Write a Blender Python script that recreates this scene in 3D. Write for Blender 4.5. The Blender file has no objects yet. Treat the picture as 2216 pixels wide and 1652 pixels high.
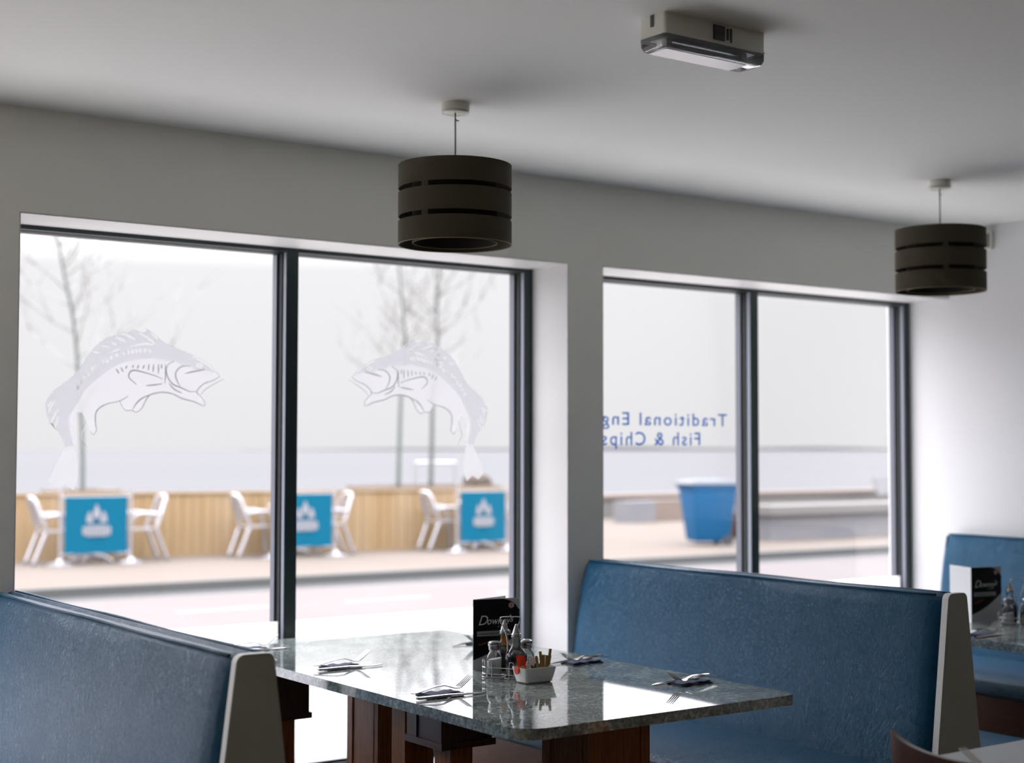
import bpy, bmesh, math, random
from mathutils import Vector, Matrix

# ------------------------------------------------------------ camera
SC = bpy.context.scene
COL = SC.collection
R = math.radians
YAW, PITCH, ROLL = R(35.6), R(2.6), R(0.09)
EYE = Vector((0.0, 0.0, 1.40))
fw = Vector((math.sin(YAW)*math.cos(PITCH), math.cos(YAW)*math.cos(PITCH), math.sin(PITCH)))
rt = Vector((math.cos(YAW), -math.sin(YAW), 0.0))
up = rt.cross(fw)
rt2 = rt*math.cos(ROLL) + up*math.sin(ROLL)
up2 = up*math.cos(ROLL) - rt*math.sin(ROLL)
cam = bpy.data.cameras.new('camera')
cam.sensor_fit = 'HORIZONTAL'; cam.sensor_width = 36.0
cam.lens = 3220.0/2216.0*36.0
cam.clip_end = 6000.0; cam.clip_start = 0.05
cam.dof.use_dof = True
cam.dof.focus_distance = 3.95
cam.dof.aperture_fstop = 2.3
camo = bpy.data.objects.new('camera', cam)
camo.matrix_world = Matrix(((rt2.x, up2.x, -fw.x, EYE.x), (rt2.y, up2.y, -fw.y, EYE.y), (rt2.z, up2.z, -fw.z, EYE.z), (0, 0, 0, 1)))
COL.objects.link(camo)
SC.camera = camo

# ------------------------------------------------------------ sky and exposure
SC.view_settings.view_transform = 'Standard'
SC.view_settings.look = 'None'
SC.view_settings.exposure = 0.0
SC.view_settings.gamma = 1.0
SC.view_settings.use_curve_mapping = False
W = bpy.data.worlds.new('hazy_sky'); SC.world = W; W.use_nodes = True
nt = W.node_tree; nt.nodes.clear()
def N(t, typ, **kw):
    n = t.nodes.new(typ)
    for k, v in kw.items():
        setattr(n, k, v)
    return n
tc = N(nt, 'ShaderNodeTexCoord'); sep = N(nt, 'ShaderNodeSeparateXYZ')
nt.links.new(tc.outputs['Generated'], sep.inputs[0])
mr = N(nt, 'ShaderNodeMapRange'); mr.inputs['From Min'].default_value = -0.1; mr.inputs['From Max'].default_value = 0.9
nt.links.new(sep.outputs['Z'], mr.inputs['Value'])
rp = N(nt, 'ShaderNodeValToRGB')
nt.links.new(mr.outputs[0], rp.inputs[0])
# brightness of the haze by height above the horizon (divided by 16)
SKY = [(0.0, 0.30), (0.10, 0.85), (0.22, 0.93), (0.243, 1.8), (0.26, 3.0), (0.32, 4.2), (0.45, 6.0), (0.7, 7.6), (1.0, 8.4)]
el = rp.color_ramp.elements
while len(el) > 1: el.remove(el[-1])
el[0].position = SKY[0][0]; v = SKY[0][1]/16; el[0].color = (v, v, v, 1)
for p_, v_ in SKY[1:]:
    e = el.new(p_); v = v_/16; e.color = (v*0.985, v*0.98, v*1.0 if p_ < .25 else v*1.05, 1)
bg = N(nt, 'ShaderNodeBackground'); bg.inputs['Strength'].default_value = 16.0
nt.links.new(rp.outputs[0], bg.inputs[0])
wo = N(nt, 'ShaderNodeOutputWorld'); nt.links.new(bg.outputs[0], wo.inputs[0])
sun = bpy.data.lights.new('hazy_sun', 'SUN'); sun.energy = 1.2; sun.angle = R(25); sun.color = (1.0, 0.95, 0.88)
suno = bpy.data.objects.new('hazy_sun', sun); COL.objects.link(suno)
suno.rotation_euler = (Vector((0.45, -0.45, -1.0))).to_track_quat('-Z', 'Y').to_euler()

# ------------------------------------------------------------ materials
MATS = {}
def pmat(name, col, rough=0.5, metal=0.0, ior=1.5, bump=None, vary=None, spec=None, coat=0.0, trans=0.0, sheen=0.0):
    """principled material; vary=(scale, colour2, amount, stretch) mixes a noise colour, bump=(scale, strength)"""
    m = bpy.data.materials.new(name); m.use_nodes = True
    t = m.node_tree; b = t.nodes['Principled BSDF']
    b.inputs['Base Color'].default_value = (*col, 1); b.inputs['Roughness'].default_value = rough
    b.inputs['Metallic'].default_value = metal; b.inputs['IOR'].default_value = ior
    if spec is not None: b.inputs['Specular IOR Level'].default_value = spec
    b.inputs['Coat Weight'].default_value = coat
    b.inputs['Coat Roughness'].default_value = 0.08
    b.inputs['Transmission Weight'].default_value = trans
    b.inputs['Sheen Weight'].default_value = sheen
    tcn = N(t, 'ShaderNodeTexCoord')
    if vary:
        sc_, c2, amt, st = vary
        mp = N(t, 'ShaderNodeMapping'); mp.inputs['Scale'].default_value = st
        t.links.new(tcn.outputs['Object'], mp.inputs[0])
        nz = N(t, 'ShaderNodeTexNoise'); nz.inputs['Scale'].default_value = sc_; nz.inputs['Detail'].default_value = 5
        nz.inputs['Roughness'].default_value = 0.65
        t.links.new(mp.outputs[0], nz.inputs['Vector'])
        cr = N(t, 'ShaderNodeValToRGB'); cr.color_ramp.elements[0].position = 0.5-amt; cr.color_ramp.elements[1].position = 0.5+amt
        cr.color_ramp.elements[0].color = (*col, 1); cr.color_ramp.elements[1].color = (*c2, 1)
        t.links.new(nz.outputs[0], cr.inputs[0]); t.links.new(cr.outputs[0], b.inputs['Base Color'])
    if bump:
        nb = N(t, 'ShaderNodeTexNoise'); nb.inputs['Scale'].default_value = bump[0]; nb.inputs['Detail'].default_value = 4
        t.links.new(tcn.outputs['Object'], nb.inputs['Vector'])
        bp = N(t, 'ShaderNodeBump'); bp.inputs['Strength'].default_value = bump[1]; bp.inputs['Distance'].default_value = 0.01
        t.links.new(nb.outputs[0], bp.inputs['Height']); t.links.new(bp.outputs[0], b.inputs['Normal'])
    MATS[name] = m
    return m

wall_m = pmat('matt_wall_paint', (0.90, 0.895, 0.84), 0.75, bump=(260, 0.02), spec=0.3)
ceil_m = pmat('matt_ceiling_paint', (0.70, 0.705, 0.69), 0.85, bump=(300, 0.02), spec=0.2)
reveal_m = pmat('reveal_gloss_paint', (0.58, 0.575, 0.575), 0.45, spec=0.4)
back_m = pmat('dim_back_paint', (0.24, 0.25, 0.25), 0.8)
floor_m = pmat('oak_floor_boards', (0.42, 0.34, 0.25), 0.35, vary=(6, (0.48, 0.40, 0.30), 0.2, (1, 9, 1)))
frame_m = pmat('anthracite_aluminium', (0.018, 0.034, 0.038), 0.3, spec=0.6)
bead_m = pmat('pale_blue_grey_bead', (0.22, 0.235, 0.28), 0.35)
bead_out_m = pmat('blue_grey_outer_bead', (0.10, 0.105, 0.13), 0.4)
gasket_m = pmat('black_rubber_gasket', (0.004, 0.006, 0.006), 0.6)
panel_m = pmat('grey_laminate_panel', (0.38, 0.40, 0.36), 0.5, spec=0.35)
edge_m = pmat('pale_laminate_edging', (0.74, 0.74, 0.72), 0.45, spec=0.4)
wood_m = pmat('stained_red_brown_wood', (0.17, 0.058, 0.022), 0.45, vary=(9, (0.34, 0.125, 0.045), 0.18, (14, 14, 1)), spec=0.2)
base_m = pmat('dark_walnut_bench_base', (0.055, 0.022, 0.013), 0.5, spec=0.3, vary=(7, (0.09, 0.042, 0.024), 0.2, (2, 2, 14)))
darkwood_m = pmat('dark_stained_wood', (0.045, 0.018, 0.012), 0.4, vary=(9, (0.08, 0.03, 0.018), 0.2, (14, 14, 1)))
steel_m = pmat('polished_cutlery_steel', (0.62, 0.62, 0.62), 0.18, metal=1.0)
chrome_m = pmat('chrome_wire', (0.7, 0.7, 0.7), 0.12, metal=1.0)
cap_m = pmat('brushed_metal_cap', (0.36, 0.36, 0.36), 0.2, metal=1.0)
navy_m = pmat('navy_paper_napkin', (0.018, 0.028, 0.085), 0.8, bump=(160, 0.2))
porcelain_m = pmat('white_porcelain', (0.72, 0.72, 0.68), 0.12)
salt_m = pmat('white_salt', (0.85, 0.85, 0.85), 0.9)
pepper_m = pmat('ground_white_pepper', (0.30, 0.25, 0.13), 0.9)
vinegar_m = pmat('brown_malt_vinegar', (0.035, 0.006, 0.002), 0.05)
red_m = pmat('red_foil_sachet', (0.75, 0.045, 0.015), 0.35)
orange_m = pmat('orange_print', (0.75, 0.25, 0.04), 0.5)
sugar_m = pmat('brown_paper_sugar_stick', (0.35, 0.20, 0.05), 0.6, vary=(60, (0.22, 0.12, 0.03), 0.1, (1, 1, 8)))
tea_m = pmat('dark_green_sachet', (0.05, 0.07, 0.05), 0.5)
paper_m = pmat('white_paper_sachet', (0.8, 0.78, 0.76), 0.6)
black_m = pmat('glossy_black_card', (0.004, 0.004, 0.005), 0.45, spec=0.2)
card_m = pmat('pale_grey_card', (0.42, 0.43, 0.43), 0.45)
white_card_m = pmat('white_card', (0.82, 0.82, 0.84), 0.5)
print_m = pmat('white_print', (0.62, 0.64, 0.64), 0.5)
grey_print_m = pmat('grey_print_bar', (0.28, 0.29, 0.29), 0.5)
redprint_m = pmat('red_print', (0.45, 0.03, 0.02), 0.5)
orangeprint_m = pmat('dull_orange_print', (0.40, 0.10, 0.03), 0.5)
shade_m = pmat('dark_brown_lampshade_fabric', (0.052, 0.043, 0.024), 0.85, bump=(500, 0.15))
shade_in_m = pmat('dark_shade_lining', (0.012, 0.007, 0.006), 0.9)
brass_m = pmat('pale_shade_rim', (0.30, 0.24, 0.15), 0.35, metal=0.4)
plastic_m = pmat('off_white_plastic', (0.74, 0.74, 0.67), 0.4)
cord_m = pmat('white_flex', (0.35, 0.35, 0.33), 0.5)
tube_m = pmat('white_fluorescent_tube', (0.85, 0.86, 0.88), 0.2)
vent_m = pmat('grey_plastic_label', (0.10, 0.11, 0.11), 0.4)
fgtable_m = pmat('pale_grey_laminate_top', (0.30, 0.33, 0.34), 0.35, spec=0.4)
ply_m = pmat('red_brown_plywood', (0.028, 0.009, 0.005), 0.28, spec=0.35, vary=(8, (0.042, 0.013, 0.007), 0.2, (3, 14, 14)))
# outside
alu_m = pmat('brushed_aluminium', (0.36, 0.35, 0.37), 0.3, metal=0.6)
slab_m = pmat('pinkish_paving', (0.120, 0.100, 0.084), 0.9, spec=0.1, vary=(0.7, (0.126, 0.108, 0.095), 0.2, (1, 1, 1)))
road_m = pmat('pale_tarmac', (0.116, 0.104, 0.101), 0.9, spec=0.1, vary=(0.5, (0.126, 0.113, 0.110), 0.2, (1, 1, 1)))
mark_m = pmat('white_road_paint', (0.140, 0.130, 0.126), 0.8)
gutter_m = pmat('dark_gutter_stone', (0.03, 0.032, 0.032), 0.9)
kerb_m = pmat('grey_kerb_stone', (0.06, 0.062, 0.06), 0.9)
board_m = pmat('tan_timber_boards', (0.21, 0.132, 0.055), 0.85, vary=(1.1, (0.26, 0.19, 0.115), 0.22, (3.0, 0.4, 0.25)))
blue_m = pmat('turquoise_banner_cloth', (0.003, 0.082, 0.14), 0.8, spec=0.08)
emblem_m = pmat('white_banner_print', (0.19, 0.195, 0.215), 0.7)
bin_m = pmat('blue_plastic_bin', (0.010, 0.080, 0.185), 0.6, spec=0.15)
lid_m = pmat('blue_grey_bin_lid', (0.035, 0.045, 0.055), 0.5)
tyre_m = pmat('black_bin_wheel', (0.03, 0.03, 0.035), 0.7)
postwood_m = pmat('brown_weathered_timber', (0.085, 0.05, 0.032), 0.8, vary=(3, (0.11, 0.07, 0.05), 0.2, (5, 5, 1)))
conc_m = pmat('pale_concrete', (0.125, 0.117, 0.11), 0.9, vary=(2, (0.11, 0.105, 0.10), 0.25, (1, 1, 1)))
conc_dark_m = pmat('grey_concrete_face', (0.12, 0.125, 0.14), 0.9, vary=(1.5, (0.16, 0.15, 0.15), 0.25, (1, 1, 2)))
sand_m = pmat('dry_beach_sand', (0.10, 0.078, 0.055), 1.0, vary=(0.4, (0.12, 0.10, 0.08), 0.2, (1, 1, 1)))
planter_m = pmat('planter_stone', (0.15, 0.118, 0.098), 0.9)
bark_m = pmat('grey_tree_bark', (0.085, 0.098, 0.088), 0.9)
twig_m = pmat('pale_bare_twigs', (0.24, 0.235, 0.225), 0.9)
shrub_m = pmat('brown_dry_shrub', (0.07, 0.055, 0.042), 0.95, bump=(20, 1.0))
land_m = pmat('distant_haze_land', (0.075, 0.074, 0.078), 1.0)

def leather():
    m = bpy.data.materials.new('blue_grained_leather'); m.use_nodes = True
    t = m.node_tree; b = t.nodes['Principled BSDF']
    b.inputs['Base Color'].default_value = (0.003, 0.058, 0.125, 1); b.inputs['Roughness'].default_value = 0.30; b.inputs['Specular Tint'].default_value = (0.5, 0.78, 1.0, 1)
    b.inputs['IOR'].default_value = 1.5; b.inputs['Specular IOR Level'].default_value = 0.32
    tcn = N(t, 'ShaderNodeTexCoord')
    v1 = N(t, 'ShaderNodeTexNoise'); v1.inputs['Scale'].default_value = 70; v1.inputs['Detail'].default_value = 7; v1.inputs['Distortion'].default_value = 1.6
    v1.inputs['Roughness'].default_value = 0.62
    v2 = N(t, 'ShaderNodeTexVoronoi', feature='DISTANCE_TO_EDGE'); v2.inputs['Scale'].default_value = 75
    mp = N(t, 'ShaderNodeMapping'); mp.inputs['Scale'].default_value = (1, 1, 0.7)
    t.links.new(tcn.outputs['Object'], mp.inputs[0]); t.links.new(mp.outputs[0], v1.inputs['Vector'])
    mix = N(t, 'ShaderNodeMix', data_type='VECTOR'); mix.inputs[0].default_value = 0.06
    t.links.new(tcn.outputs['Object'], mix.inputs[4]); t.links.new(v1.outputs['Color'], mix.inputs[5])
    t.links.new(mix.outputs[1], v2.inputs['Vector'])
    cr = N(t, 'ShaderNodeMapRange'); cr.inputs['From Max'].default_value = 0.09
    t.links.new(v2.outputs['Distance'], cr.inputs['Value'])
    v3 = N(t, 'ShaderNodeTexNoise'); v3.inputs['Scale'].default_value = 3.5; v3.inputs['Detail'].default_value = 2
    t.links.new(tcn.outputs['Object'], v3.inputs['Vector'])
    a0 = N(t, 'ShaderNodeMath', operation='MULTIPLY'); t.links.new(cr.outputs[0], a0.inputs[0]); t.links.new(v3.outputs[0], a0.inputs[1])
    a1 = N(t, 'ShaderNodeMath', operation='MULTIPLY'); a1.inputs[1].default_value = 1.1; t.links.new(a0.outputs[0], a1.inputs[0])
    a2 = N(t, 'ShaderNodeMath', operation='ADD'); t.links.new(a1.outputs[0], a2.inputs[0]); t.links.new(v1.outputs[0], a2.inputs[1])
    bp = N(t, 'ShaderNodeBump'); bp.inputs['Strength'].default_value = 0.55; bp.inputs['Distance'].default_value = 0.006
    t.links.new(a2.outputs[0], bp.inputs['Height'])
    bp2 = N(t, 'ShaderNodeBump'); bp2.inputs['Strength'].default_value = 0.2; bp2.inputs['Distance'].default_value = 0.03
    t.links.new(v3.outputs[0], bp2.inputs['Height']); t.links.new(bp2.outputs[0], bp.inputs['Normal'])
    t.links.new(bp.outputs[0], b.inputs['Normal'])
    return m
leather_m = leather()

def granite():
    m = bpy.data.materials.new('polished_grey_granite'); m.use_nodes = True
    t = m.node_tree; b = t.nodes['Principled BSDF']
    b.inputs['Roughness'].default_value = 0.035; b.inputs['IOR'].default_value = 2.35
    tcn = N(t, 'ShaderNodeTexCoord')
    n1 = N(t, 'ShaderNodeTexNoise'); n1.inputs['Scale'].default_value = 60; n1.inputs['Detail'].default_value = 6; n1.inputs['Roughness'].default_value = 0.7
    n2 = N(t, 'ShaderNodeTexVoronoi'); n2.inputs['Scale'].default_value = 110
    n3 = N(t, 'ShaderNodeTexNoise'); n3.inputs['Scale'].default_value = 9; n3.inputs['Detail'].default_value = 4
    for n in (n1, n2, n3): t.links.new(tcn.outputs['Object'], n.inputs['Vector'])
    c1 = N(t, 'ShaderNodeValToRGB')
    e = c1.color_ramp.elements; e[0].position = 0.36; e[0].color = (0.13, 0.155, 0.15, 1); e[1].position = 0.62; e[1].color = (0.38, 0.42, 0.41, 1)
    k = e.new(0.5); k.color = (0.21, 0.245, 0.24, 1)
    t.links.new(n1.outputs[0], c1.inputs[0])
    c2 = N(t, 'ShaderNodeValToRGB'); e = c2.color_ramp.elements; e[0].position = 0.0; e[0].color = (0.42, 0.44, 0.44, 1); e[1].position = 0.55; e[1].color = (1.2, 1.2, 1.2, 1)
    t.links.new(n2.outputs['Distance'], c2.inputs[0])
    c3 = N(t, 'ShaderNodeValToRGB'); e = c3.color_ramp.elements; e[0].position = 0.35; e[0].color = (0.65, 0.65, 0.65, 1); e[1].position = 0.65; e[1].color = (1.25, 1.25, 1.2, 1)
    t.links.new(n3.outputs[0], c3.inputs[0])
    x1 = N(t, 'ShaderNodeMix', data_type='RGBA', blend_type='MULTIPLY'); x1.inputs[0].default_value = 1
    x2 = N(t, 'ShaderNodeMix', data_type='RGBA', blend_type='MULTIPLY'); x2.inputs[0].default_value = 1
    t.links.new(c1.outputs[0], x1.inputs[6]); t.links.new(c2.outputs[0], x1.inputs[7])
    t.links.new(x1.outputs[2], x2.inputs[6]); t.links.new(c3.outputs[0], x2.inputs[7])
    t.links.new(x2.outputs[2], b.inputs['Base Color'])
    return m
granite_m = granite()

def thin_glass(name, tint=(1, 1, 1), refl=1.0, edge=0.0):
    """clear pane or vessel wall: passes light, mirrors a little more at a slant"""
    m = bpy.data.materials.new(name); m.use_nodes = True
    t = m.node_tree; t.nodes.clear()
    tr = N(t, 'ShaderNodeBsdfTransparent'); tr.inputs[0].default_value = (*tint, 1)
    gl = N(t, 'ShaderNodeBsdfGlossy'); gl.inputs['Roughness'].default_value = 0.02
    fr = N(t, 'ShaderNodeFresnel'); fr.inputs['IOR'].default_value = 1.45
    ml = N(t, 'ShaderNodeMath', operation='MULTIPLY'); ml.inputs[1].default_value = refl; ml.use_clamp = True
    mx = N(t, 'ShaderNodeMixShader'); o = N(t, 'ShaderNodeOutputMaterial')
    t.links.new(fr.outputs[0], ml.inputs[0]); t.links.new(ml.outputs[0], mx.inputs[0])
    t.links.new(tr.outputs[0], mx.inputs[1]); t.links.new(gl.outputs[0], mx.inputs[2]); t.links.new(mx.outputs[0], o.inputs[0])
    return m
pane_m = thin_glass('window_glass', (0.995, 0.995, 0.995), 0.12)
vessel_m = thin_glass('clear_bottle_glass', (0.92, 0.94, 0.95), 2.0)
cover_m = thin_glass('clear_plastic_cover', (0.93, 0.94, 0.96), 2.2)
def film(name, col, clear):
    m = bpy.data.materials.new(name); m.use_nodes = True
    t = m.node_tree; t.nodes.clear()
    tr = N(t, 'ShaderNodeBsdfTransparent'); tl = N(t, 'ShaderNodeBsdfTranslucent'); tl.inputs[0].default_value = (*col, 1)
    df = N(t, 'ShaderNodeBsdfDiffuse'); df.inputs[0].default_value = (*[c*0.5 for c in col], 1)
    m1 = N(t, 'ShaderNodeMixShader'); m1.inputs[0].default_value = 0.12
    m2 = N(t, 'ShaderNodeMixShader'); m2.inputs[0].default_value = clear; o = N(t, 'ShaderNodeOutputMaterial')
    t.links.new(tl.outputs[0], m1.inputs[1]); t.links.new(df.outputs[0], m1.inputs[2])
    t.links.new(m1.outputs[0], m2.inputs[1]); t.links.new(tr.outputs[0], m2.inputs[2]); t.links.new(m2.outputs[0], o.inputs[0])
    return m
frost_m = film('frosted_window_film', (0.86, 0.86, 0.88), 0.03)
etch_grey_m = film('grey_etched_film', (0.365, 0.365, 0.38), 0.28)
stroke_m = film('grey_etched_outline', (0.24, 0.24, 0.26), 0.5)
etch_white_m = film('white_etched_film', (0.375, 0.375, 0.38), 0.42)
letter_m = film('blue_vinyl_lettering', (0.012, 0.14, 0.33), 0.05)
amber_m = film('backlit_vinegar', (0.85, 0.30, 0.01), 0.45)

# ------------------------------------------------------------ builders
ROOT = {}
def tag(o, label=None, cat=None, group=None, kind=None):
    if label: o['label'] = label
    if cat: o['category'] = cat
    if group: o['group'] = group
    if kind: o['kind'] = kind
    return o
def thing(name, label, cat, loc=(0, 0, 0), rz=0.0, group=None, kind=None):
    o = bpy.data.objects.new(name, None); o.empty_display_size = 0.05
    COL.objects.link(o); o.location = loc; o.rotation_euler = (0, 0, rz)
    ROOT[o.name] = Vector(loc)
    return tag(o, label, cat, group, kind)
def mk(name, bm, mat, parent=None, smooth=False, bevel=0.0, seg=2, world=True):
    """link a bmesh as one object; world=True: coordinates are world ones, shifted to the parent's base"""
    if bevel > 0:
        es = [e for e in bm.edges if len(e.link_faces) == 2 and e.calc_face_angle(0) > 0.6]
        bmesh.ops.bevel(bm, geom=es, offset=bevel, segments=seg, affect='EDGES', profile=0.6)
    bmesh.ops.recalc_face_normals(bm, faces=bm.faces)
    off = None
    if parent is not None:
        r = parent
        while r.parent: r = r.parent
        if world: off = ROOT.get(r.name, Vector((0, 0, 0)))
    elif world and len(bm.verts):
        xs = [v.co.x for v in bm.verts]; ys = [v.co.y for v in bm.verts]; zs = [v.co.z for v in bm.verts]
        off = Vector(((min(xs)+max(xs))/2, (min(ys)+max(ys))/2, min(zs)))
    if off is not None:
        for v in bm.verts: v.co -= off
    me = bpy.data.meshes.new(name); bm.to_mesh(me); bm.free()
    if smooth:
        for p in me.polygons: p.use_smooth = True
    if smooth == 'auto':
        me.set_sharp_from_angle(angle=R(35))
    me.materials.append(mat)
    o = bpy.data.objects.new(name, me); COL.objects.link(o)
    if parent is not None: o.parent = parent
    elif off is not None: o.location = off
    return o
def NB(): return bmesh.new()
def box(bm, x0, x1, y0, y1, z0, z1, M=None):
    vs = [bm.verts.new((x, y, z)) for z in (z0, z1) for y in (y0, y1) for x in (x0, x1)]
    for f in ((0, 2, 3, 1), (4, 5, 7, 6), (0, 1, 5, 4), (2, 6, 7, 3), (0, 4, 6, 2), (1, 3, 7, 5)):
        bm.faces.new([vs[i] for i in f])
    if M is not None:
        for v in vs: v.co = M @ v.co
    return bm
def prism(bm, pts, fn, a, b):
    """extrude a 2-D outline; fn(u, v, w) gives the 3-D point"""
    A = [bm.verts.new(fn(u, v, a)) for u, v in pts]; B = [bm.verts.new(fn(u, v, b)) for u, v in pts]
    n = len(pts)
    bm.faces.new(A); bm.faces.new(B[::-1])
    for i in range(n):
        j = (i+1) % n; bm.faces.new((A[i], B[i], B[j], A[j]))
    return bm
XZ = lambda u, v, w: (u, w, v)
XY = lambda u, v, w: (u, v, w)
YZ = lambda u, v, w: (w, u, v)
def lathe(bm, prof, n=32, c=(0, 0, 0), M=None):
    rings = []
    for r, z in prof:
        if r < 1e-6:
            rings.append([bm.verts.new((c[0], c[1], c[2]+z))])
        else:
            rings.append([bm.verts.new((c[0]+r*math.cos(2*math.pi*i/n), c[1]+r*math.sin(2*math.pi*i/n), c[2]+z)) for i in range(n)])
    for A, B in zip(rings, rings[1:]):
        for i in range(n):
            j = (i+1) % n
            if len(A) == 1 and len(B) == 1: continue
            if len(A) == 1: bm.faces.new((A[0], B[j], B[i]))
            elif len(B) == 1: bm.faces.new((A[i], A[j], B[0]))
            else: bm.faces.new((A[i], A[j], B[j], B[i]))
    if M is not None:
        for R_ in rings:
            for v in R_: v.co = M @ v.co
    return bm
def tube(bm, pts, r, n=8, closed=False):
    pts = [Vector(p) for p in pts]; rad = r if isinstance(r, (list, tuple)) else [r]*len(pts)
    rings = []; prev = None
    for i, p in enumerate(pts):
        if closed: d = pts[(i+1) % len(pts)] - pts[i-1]
        else: d = pts[min(i+1, len(pts)-1)] - pts[max(i-1, 0)]
        d.normalize()
        if prev is None:
            a = Vector((0, 0, 1)) if abs(d.z) < 0.9 else Vector((1, 0, 0))
            u = d.cross(a).normalized()
        else:
            u = (prev - d*prev.dot(d)).normalized()
        prev = u; w = d.cross(u)
        rings.append([bm.verts.new(p + (u*math.cos(2*math.pi*k/n) + w*math.sin(2*math.pi*k/n))*rad[i]) for k in range(n)])
    m = len(rings)
    for i in range(m if closed else m-1):
        A, B = rings[i], rings[(i+1) % m]
        for k in range(n): bm.faces.new((A[k], A[(k+1) % n], B[(k+1) % n], B[k]))
    if not closed:
        bm.faces.new(rings[0][::-1]); bm.faces.new(rings[-1])
    return bm
def rrect(x0, x1, y0, y1, r, n=6):
    """rounded rectangle outline; r = 4 radii: (x0,y0) (x1,y0) (x1,y1) (x0,y1)"""
    if not isinstance(r, (tuple, list)): r = (r,)*4
    out = []
    for (cx, cy, a0, rr) in ((x0+r[0], y0+r[0], 180, r[0]), (x1-r[1], y0+r[1], 270, r[1]), (x1-r[2], y1-r[2], 0, r[2]), (x0+r[3], y1-r[3], 90, r[3])):
        for k in range(n+1):
            a = R(a0+90*k/n); out.append((cx+rr*math.cos(a), cy+rr*math.sin(a)))
    return out
def smooth_path(pts, k=6):
    """Catmull-Rom through the points"""
    P = [Vector(p) for p in pts]; out = []
    for i in range(len(P)-1):
        p0 = P[max(i-1, 0)]; p1 = P[i]; p2 = P[i+1]; p3 = P[min(i+2, len(P)-1)]
        for j in range(k):
            t = j/k
            out.append(0.5*((2*p1)+(p2-p0)*t+(2*p0-5*p1+4*p2-p3)*t*t+(3*p1-p0-3*p2+p3)*t**3))
    out.append(P[-1]); return out
def copy_tree(o, parent=None):
    c = o.copy(); COL.objects.link(c)
    if parent is not None: c.parent = parent
    for ch in [x for x in bpy.data.objects if x.parent == o]: copy_tree(ch, c)
    return c
def text_bm(s, size, shear=0.0, xs=1.0, depth=0.0006, bold=0.0, align='LEFT', space=1.0):
    """letters as a bmesh lying in the XZ plane, reading along +X, facing -Y"""
    cu = bpy.data.curves.new('lettering', 'FONT'); cu.body = s; cu.size = size; cu.shear = shear; cu.extrude = depth/2
    cu.offset = bold; cu.align_x = align; cu.space_character = space; cu.resolution_u = 3
    ob = bpy.data.objects.new('lettering', cu); COL.objects.link(ob)
    dg = bpy.context.evaluated_depsgraph_get(); dg.update()
    me = bpy.data.meshes.new_from_object(ob.evaluated_get(dg))
    bm = bmesh.new(); bm.from_mesh(me)
    bpy.data.objects.remove(ob); bpy.data.curves.remove(cu); bpy.data.meshes.remove(me)
    for v in bm.verts: v.co = Vector((v.co.x*xs, -v.co.z, v.co.y))
    return bm
def xform(bm, M):
    for v in bm.verts: v.co = M @ v.co
    return bm

# ------------------------------------------------------------ room shell
WY, GY, OY = 4.53, 4.80, 4.90       # inner wall face, glass, outer wall face
CZ = 2.443
SILL, HEAD = 0.24, 2.12
XR, XL, YB = 5.795, -6.2, -3.6
OPEN = [(-5.44, -3.33), (-3.16, -1.05), (-0.88, 1.23), (1.40, 3.511), (3.68, XR)]
b = NB()
box(b, XL-0.2, OPEN[0][0], WY, OY, 0, CZ)
for k in range(4): box(b, OPEN[k][1], OPEN[k+1][0], WY, OY, 0, CZ)
for x0, x1 in OPEN:
    box(b, x0, x1, WY, OY, 0, SILL); box(b, x0, x1, WY, OY, HEAD, CZ)
tag(mk('wall_front', b, wall_m), kind='structure')
b = NB(); box(b, XR, XR+0.2, YB, OY, 0, CZ); tag(mk('wall_right', b, pmat('daylight_toned_wall_paint', (0.68, 0.68, 0.69), 0.75, spec=0.3)), kind='structure')  # same paint as the front wall, colour darkened and cooled for window light
b = NB(); box(b, XL-0.2, XL, YB, WY, 0, CZ); tag(mk('wall_left', b, back_m), kind='structure')
b = NB(); box(b, XL-0.2, XR+0.2, YB-0.2, YB, 0, CZ); tag(mk('wall_back', b, back_m), kind='structure')
b = NB(); box(b, XL-0.2, XR+0.2, YB-0.2, OY, CZ, CZ+0.25); tag(mk('ceiling', b, ceil_m), kind='structure')
b = NB(); box(b, XL-0.2, XR+0.2, YB-0.2, OY, -0.12, 0); tag(mk('floor', b, floor_m), kind='structure')

# ------------------------------------------------------------ fish outlines, metres on the window glass (x, z)
FISH_GREY = [(2.1769,1.6637),(2.1438,1.6932),(2.1084,1.7127),(2.0709,1.7273),(2.0277,1.7421),(1.9852,1.7571),(1.9675,1.7689),(1.94,1.7917),(1.9144,1.8065),(1.9122,1.7947),(1.8983,1.7909),(1.8681,1.8004),(1.8514,1.7887),(1.8128,1.7923),(1.8106,1.779),(1.7759,1.7682),(1.7573,1.7551),(1.7362,1.7358),(1.7233,1.7169),(1.7077,1.6979),(1.6822,1.6559),(1.6617,1.6346),(1.6308,1.6105),(1.6029,1.5896),(1.5851,1.5662),(1.5763,1.5483),(1.5755,1.533),(1.5811,1.5057),(1.5891,1.4848),(1.5993,1.4804),(1.6073,1.4625),(1.6177,1.4551),(1.6336,1.4296),(1.6438,1.4026),(1.6688,1.4076),(1.6612,1.4358),(1.6552,1.4569),(1.6533,1.4811),(1.6529,1.5037),(1.6735,1.5373),(1.6837,1.5527),(1.6989,1.5842),(1.7144,1.6027),(1.7379,1.6213),(1.7642,1.6455),(1.7908,1.6625),(1.8154,1.6811),(1.8527,1.6929),(1.8962,1.7024),(1.9469,1.7055),(1.9859,1.7003),(2.0029,1.6983),(2.0227,1.7017),(2.0368,1.6863),(2.0713,1.6875),(2.0859,1.6743),(2.0974,1.6692),(2.1292,1.6735),(2.1527,1.6656),(2.1735,1.6604)]
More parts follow.
